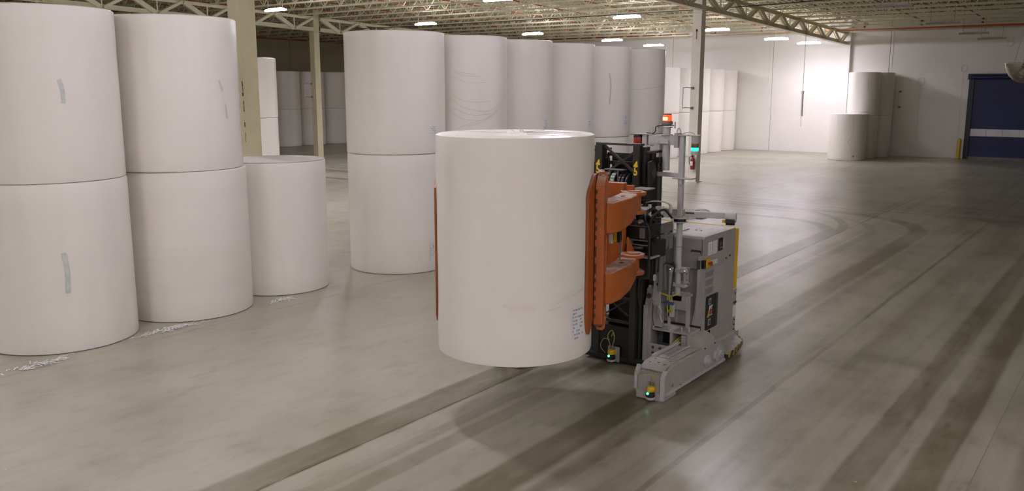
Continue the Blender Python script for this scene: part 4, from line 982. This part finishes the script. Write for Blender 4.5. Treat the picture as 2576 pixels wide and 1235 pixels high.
# dark upright side plate with motor
pl = MB().bx(.60, .78, 2.26, 2.28, 2.09, 2.13).bx(.76, .785, 2.26, 2.62, 1.98, 2.13).bx(.76, .785, 2.26, 2.34, 1.2, 2.0).bx(.76, .785, 2.5, 2.62, 1.75, 2.0).build('side_bracket', m_gray_d, V, bevel=.004)
MB().prism([(2.36, 1.96), (2.50, 1.96), (2.48, 1.80), (2.37, 1.72)], 'x', .765, .783).build('bracket_web', m_gray_d, pl)
MB().cyl((.62, 2.26, 2.06), (.72, 2.24, 2.06), .06, 20).build('motor', m_gray_l, V, 'pale round motor'); MB().bx(.62, .74, 2.24, 2.34, 1.86, 2.02).build('gear_case', m_gray, V, bevel=.008); MB().cyl((.63, 2.22, 1.93), (.63, 2.22, 2.05), .014, 8).build('fitting', m_chrome, V)
MB().beam((.745, 2.3, 1.92), (.68, 2.3, 1.40), .055, .03, (0, 1, 0)).beam((.775, 2.33, 1.95), (.80, 2.4, 1.2), .035, .03, (0, 1, 0)).build('strut', m_gray_d, V, bevel=.004)
MB().cyl((.63, 2.28, 1.385), (.71, 2.25, 1.385), .045, 18).build('pivot_pin', m_gray_l, V)
MB().bx(.66, .76, 2.32, 2.36, .98, 1.44).bx(.80, .825, 2.5, 2.55, .62, 1.45).build('rear_plate', m_gray, V, bevel=.004); MB().cyl((.72, 2.32, 1.28), (.72, 2.316, 1.28), .018, 12).build('plate_hole', m_joint, V)
tubes('drop_cable', m_rubber, [[(.78, 2.34, 1.55), (.86, 2.4, 1.62), (.90, 2.45, 1.55), (.86, 2.5, 1.35), (.84, 2.5, 1.1), (.84, 2.52, 1.05)]], .010, V)
tubes('drop_cable', m_cable_w, [[(.70, 2.36, 1.0), (.74, 2.4, .9), (.72, 2.42, .82), (.74, 2.45, .72)]], .012, V)
tubes('yellow_cable', m_cable_y, [[(.68, 2.44, 1.18), (.63, 2.44, 1.17), (.635, 2.44, 1.10), (.74, 2.46, 1.12), (.79, 2.46, 1.12)], [(.65, 2.43, 1.15), (.73, 2.44, 1.13), (.84, 2.48, 1.10), (.93, 2.56, 1.13)], [(.80, 2.48, 1.10), (.80, 2.48, 1.04)], [(.83, 2.48, 1.10), (.835, 2.48, 1.03)], [(.86, 2.48, 1.09), (.865, 2.48, 1.03)], [(.80, 2.48, .98), (.81, 2.48, .88), (.84, 2.48, .92), (.84, 2.48, .98)], [(.86, 2.48, .98), (.86, 2.48, .89), (.83, 2.48, .86)]], .010, V, 'looped yellow green cables')
MB().bx(.77, .89, 2.46, 2.50, .98, 1.01).build('connector_row', m_bluep, V, 'row of blue connectors'); MB().bx(.79, .88, 2.5, 2.55, .80, .98).bx(.67, .71, 2.44, 2.48, .83, .95).build('junction_box', m_gray_l, V, bevel=.004)
MB().bx(.56, .70, 2.52, 2.60, .62, .95).build('inner_box', m_gray, V, bevel=.01)

# --- clamp: frame, short arm in view, long arm behind the roll, two pads
cf = MB().bx(-.70, .55, 1.62, 1.72, 1.50, 2.72).build('clamp_frame', m_orange, V, bevel=.01)
MB().bx(-.3, .3, 1.70, 1.85, 1.75, 2.25).build('rotator', m_black, cf)
for z in (1.58, 1.80, 2.37, 2.605):
    MB().prism([(.50, 1.62), (.62, 1.44), (.74, 1.42), (.84, 1.46), (.88, 1.56), (.86, 1.66), (.72, 1.78), (.50, 1.80)], 'z', z - .022, z + .022).build('hinge_plate', m_orange, cf, bevel=.004)
    MB().prism([(-.50, 1.62), (-.62, 1.44), (-.74, 1.42), (-.84, 1.46), (-.88, 1.56), (-.86, 1.66), (-.72, 1.78), (-.50, 1.80)], 'z', z - .022, z + .022).build('hinge_plate', m_orange, cf, bevel=.004)
for s in (1, -1):
    MB().cyl((s * .73, 1.58, 1.55), (s * .73, 1.58, 1.84), .085, 20).cyl((s * .73, 1.58, 2.34), (s * .73, 1.58, 2.64), .085, 20).build('hinge_pin', m_orange, cf)
MB().prism([(1.64, 1.82), (1.80, 1.82), (1.64, 2.02)], 'x', .60, .63).build('gusset', m_orange, cf, bevel=.003)
MB().bx(.60, .70, 1.6, 1.64, 2.62, 2.70).build('stop_block', m_orange, cf, bevel=.003)
# short arm: a casting with two branches
def xy(a, r_): return (r_ * math.cos(R(a)), r_ * math.sin(R(a)))
z_lo, z_hi = 1.17, 2.93
arm = MB()
arm.curved([(18, z_lo + .03, z_hi - .12), (21, z_lo, z_hi - .05), (26, z_lo - .01, z_hi), (31, z_lo + .02, z_hi)], .966, 1.075)
arm.curved([(31, z_lo + .05, z_hi), (34, z_lo + .10, z_hi - .02), (37, z_lo + .2, z_hi - .10), (41, z_lo + .3, z_hi - .2), (50, z_lo + .35, z_hi - .28)], .966, 1.09)
short = arm.build('short_arm', m_orange, V, 'orange clamp arm in view', bevel=.010)
plan = [xy(24, 1.08), (1.03, .55), (1.01, .80), (.97, 1.10), (.90, 1.35), (.84, 1.50), (.66, 1.50), (.60, 1.40), (.68, 1.12), (.74, .88), xy(44, 1.0), xy(36, .99)]
for za, zb_, nm in ((2.24, 2.62, 'upper_branch'), (1.40, 1.79, 'lower_branch')):
    n_ = len(plan); q = MB(); vsx = []
    cx_ = sum(p[0] for p in plan) / n_; cy_ = sum(p[1] for p in plan) / n_
    # underside rises towards the hinge, as the casting does
    def zlow(p): return za + max(0, (p[1] - .95)) * .30
    vsx = [(p[0], p[1], zlow(p)) for p in plan] + [(p[0], p[1], zb_) for p in plan]
    q.add(vsx, [tuple(range(n_))[::-1], tuple(range(n_, 2 * n_))] + [(i, (i + 1) % n_, n_ + (i + 1) % n_, n_ + i) for i in range(n_)])
    q.build(nm, m_orange, short, bevel=.035)
    MB().prism([(.955, .52), (1.0, .56), (.985, .72), (.94, .78), (.90, .66)], 'z', zb_ - .002, zb_ + .003).build('scoop', m_orange_d, short)
    MB().prism([(.80, 1.10), (.83, 1.08), (.85, 1.12), (.82, 1.14)], 'z', zb_ - .001, zb_ + .006).build('dark_slot', m_joint, short)
# lugs with holes, top and bottom of the casting
def lug(z0, up):
    s = 1 if up else -1
    ang = R(29); rad = 1.02; c = Vector((rad * math.cos(ang), rad * math.sin(ang), 0)); t_ = Vector((.804, .595, 0))
    outl = [(-.075, 0), (-.06, .10 * s), (-.035, .15 * s), (.03, .16 * s), (.06, .13 * s), (.075, 0)]
    q = MB(); n_ = len(outl); nrm = Vector((.595, -.804, 0)) * .03
    vsx = [c + t_ * a + Vector((0, 0, z0 + b_)) - nrm for a, b_ in outl] + [c + t_ * a + Vector((0, 0, z0 + b_)) + nrm for a, b_ in outl]
    q.add(vsx, [tuple(range(n_))[::-1], tuple(range(n_, 2 * n_))] + [(i, (i + 1) % n_, n_ + (i + 1) % n_, n_ + i) for i in range(n_)])
    q.build('lifting_lug', m_orange, short, bevel=.006)
    h_ = c + t_ * .005 + Vector((0, 0, z0 + s * .09)); MB().cyl(h_ + nrm * 1.0, h_ + nrm * 1.06, .032, 16).build('lug_hole', m_gray_l if up else m_joint, short)
lug(2.82, True); lug(1.24, False)
MB().curved([(31.2, 1.3 + i * 0, 1.3) for i in (0,)] + [(31.6, 1.3, 1.3)], 1.0, 1.001).v
# dashes: gaps between pad and casting
q = MB(); z = 1.28
while z < 2.75:
    l_ = .05 if not (1.78 < z < 2.2) else .12
    a = R(17.6); q.beam((.985 * math.cos(a), .985 * math.sin(a), z), (.985 * math.cos(a), .985 * math.sin(a), z + l_), .013, .012, (1, 0, 0)); z += .105 if l_ < .1 else .2
q.build('gap', m_joint, short, 'dark gaps between pad and arm')
cols = [(6.0, 1.32, 2.70), (7.0, 1.20, 2.76), (8.5, 1.12, 2.80), (10.5, 1.10, 2.84), (13, 1.15, 2.88), (16, 1.20, 2.92), (19, 1.25, 2.95), (30, 1.25, 2.95), (44, 1.25, 2.92), (54, 1.35, 2.80)]
pad = MB().curved(cols, .927, .962).build('contact_pad', m_orange_d, short, 'curved pad pressed on the roll', bevel=.006)
# far pad and the long arm that reaches round the far side
cols2 = [(176, 1.30, 2.75), (185, 1.15, 2.85), (200, 1.12, 2.88), (214, 1.15, 2.86), (222, 1.25, 2.78), (226, 1.4, 2.6)]
la = [(-.62, 1.50), (-.84, 1.50), (-1.06, 1.20), (-1.17, .80), (-1.17, .30), (-1.12, .06), (-1.03, .02), (-1.0, .06), (-1.02, .25), (-1.0, .70), (-.88, 1.05), (-.66, 1.34)]
lng = MB().prism(la, 'z', 2.24, 2.58).build('long_arm', m_orange, V, 'orange clamp arm on the far side', bevel=.02)
MB().prism(la, 'z', 1.42, 1.76).build('lower_branch', m_orange, lng, bevel=.02)
MB().curved(cols2, .926, .949).build('contact_pad', m_orange_d, lng, bevel=.006)
MB().curved([(174, 1.25, 2.8), (188, 1.25, 2.8)], .950, 1.0).build('backing_plate', m_orange, lng, bevel=.006)
# limit switch on the clamp
sw = MB().bx(.70, .74, 1.20, 1.26, 2.02, 2.16).build('limit_switch', m_black, V, bevel=.003)
MB().bx(.665, .70, 1.19, 1.25, 2.03, 2.155).build('yellow_face', m_yellow, sw); MB().bx(.60, .64, 1.18, 1.22, 2.0, 2.22).build('white_target', m_label, sw); MB().cyl((.735, 1.23, 1.80), (.735, 1.23, 2.04), .008, 8).tube([(.74, 1.23, 2.05), (.755, 1.22, 1.9), (.71, 1.2, 1.81)], .006).build('lead', m_gray_d, sw)
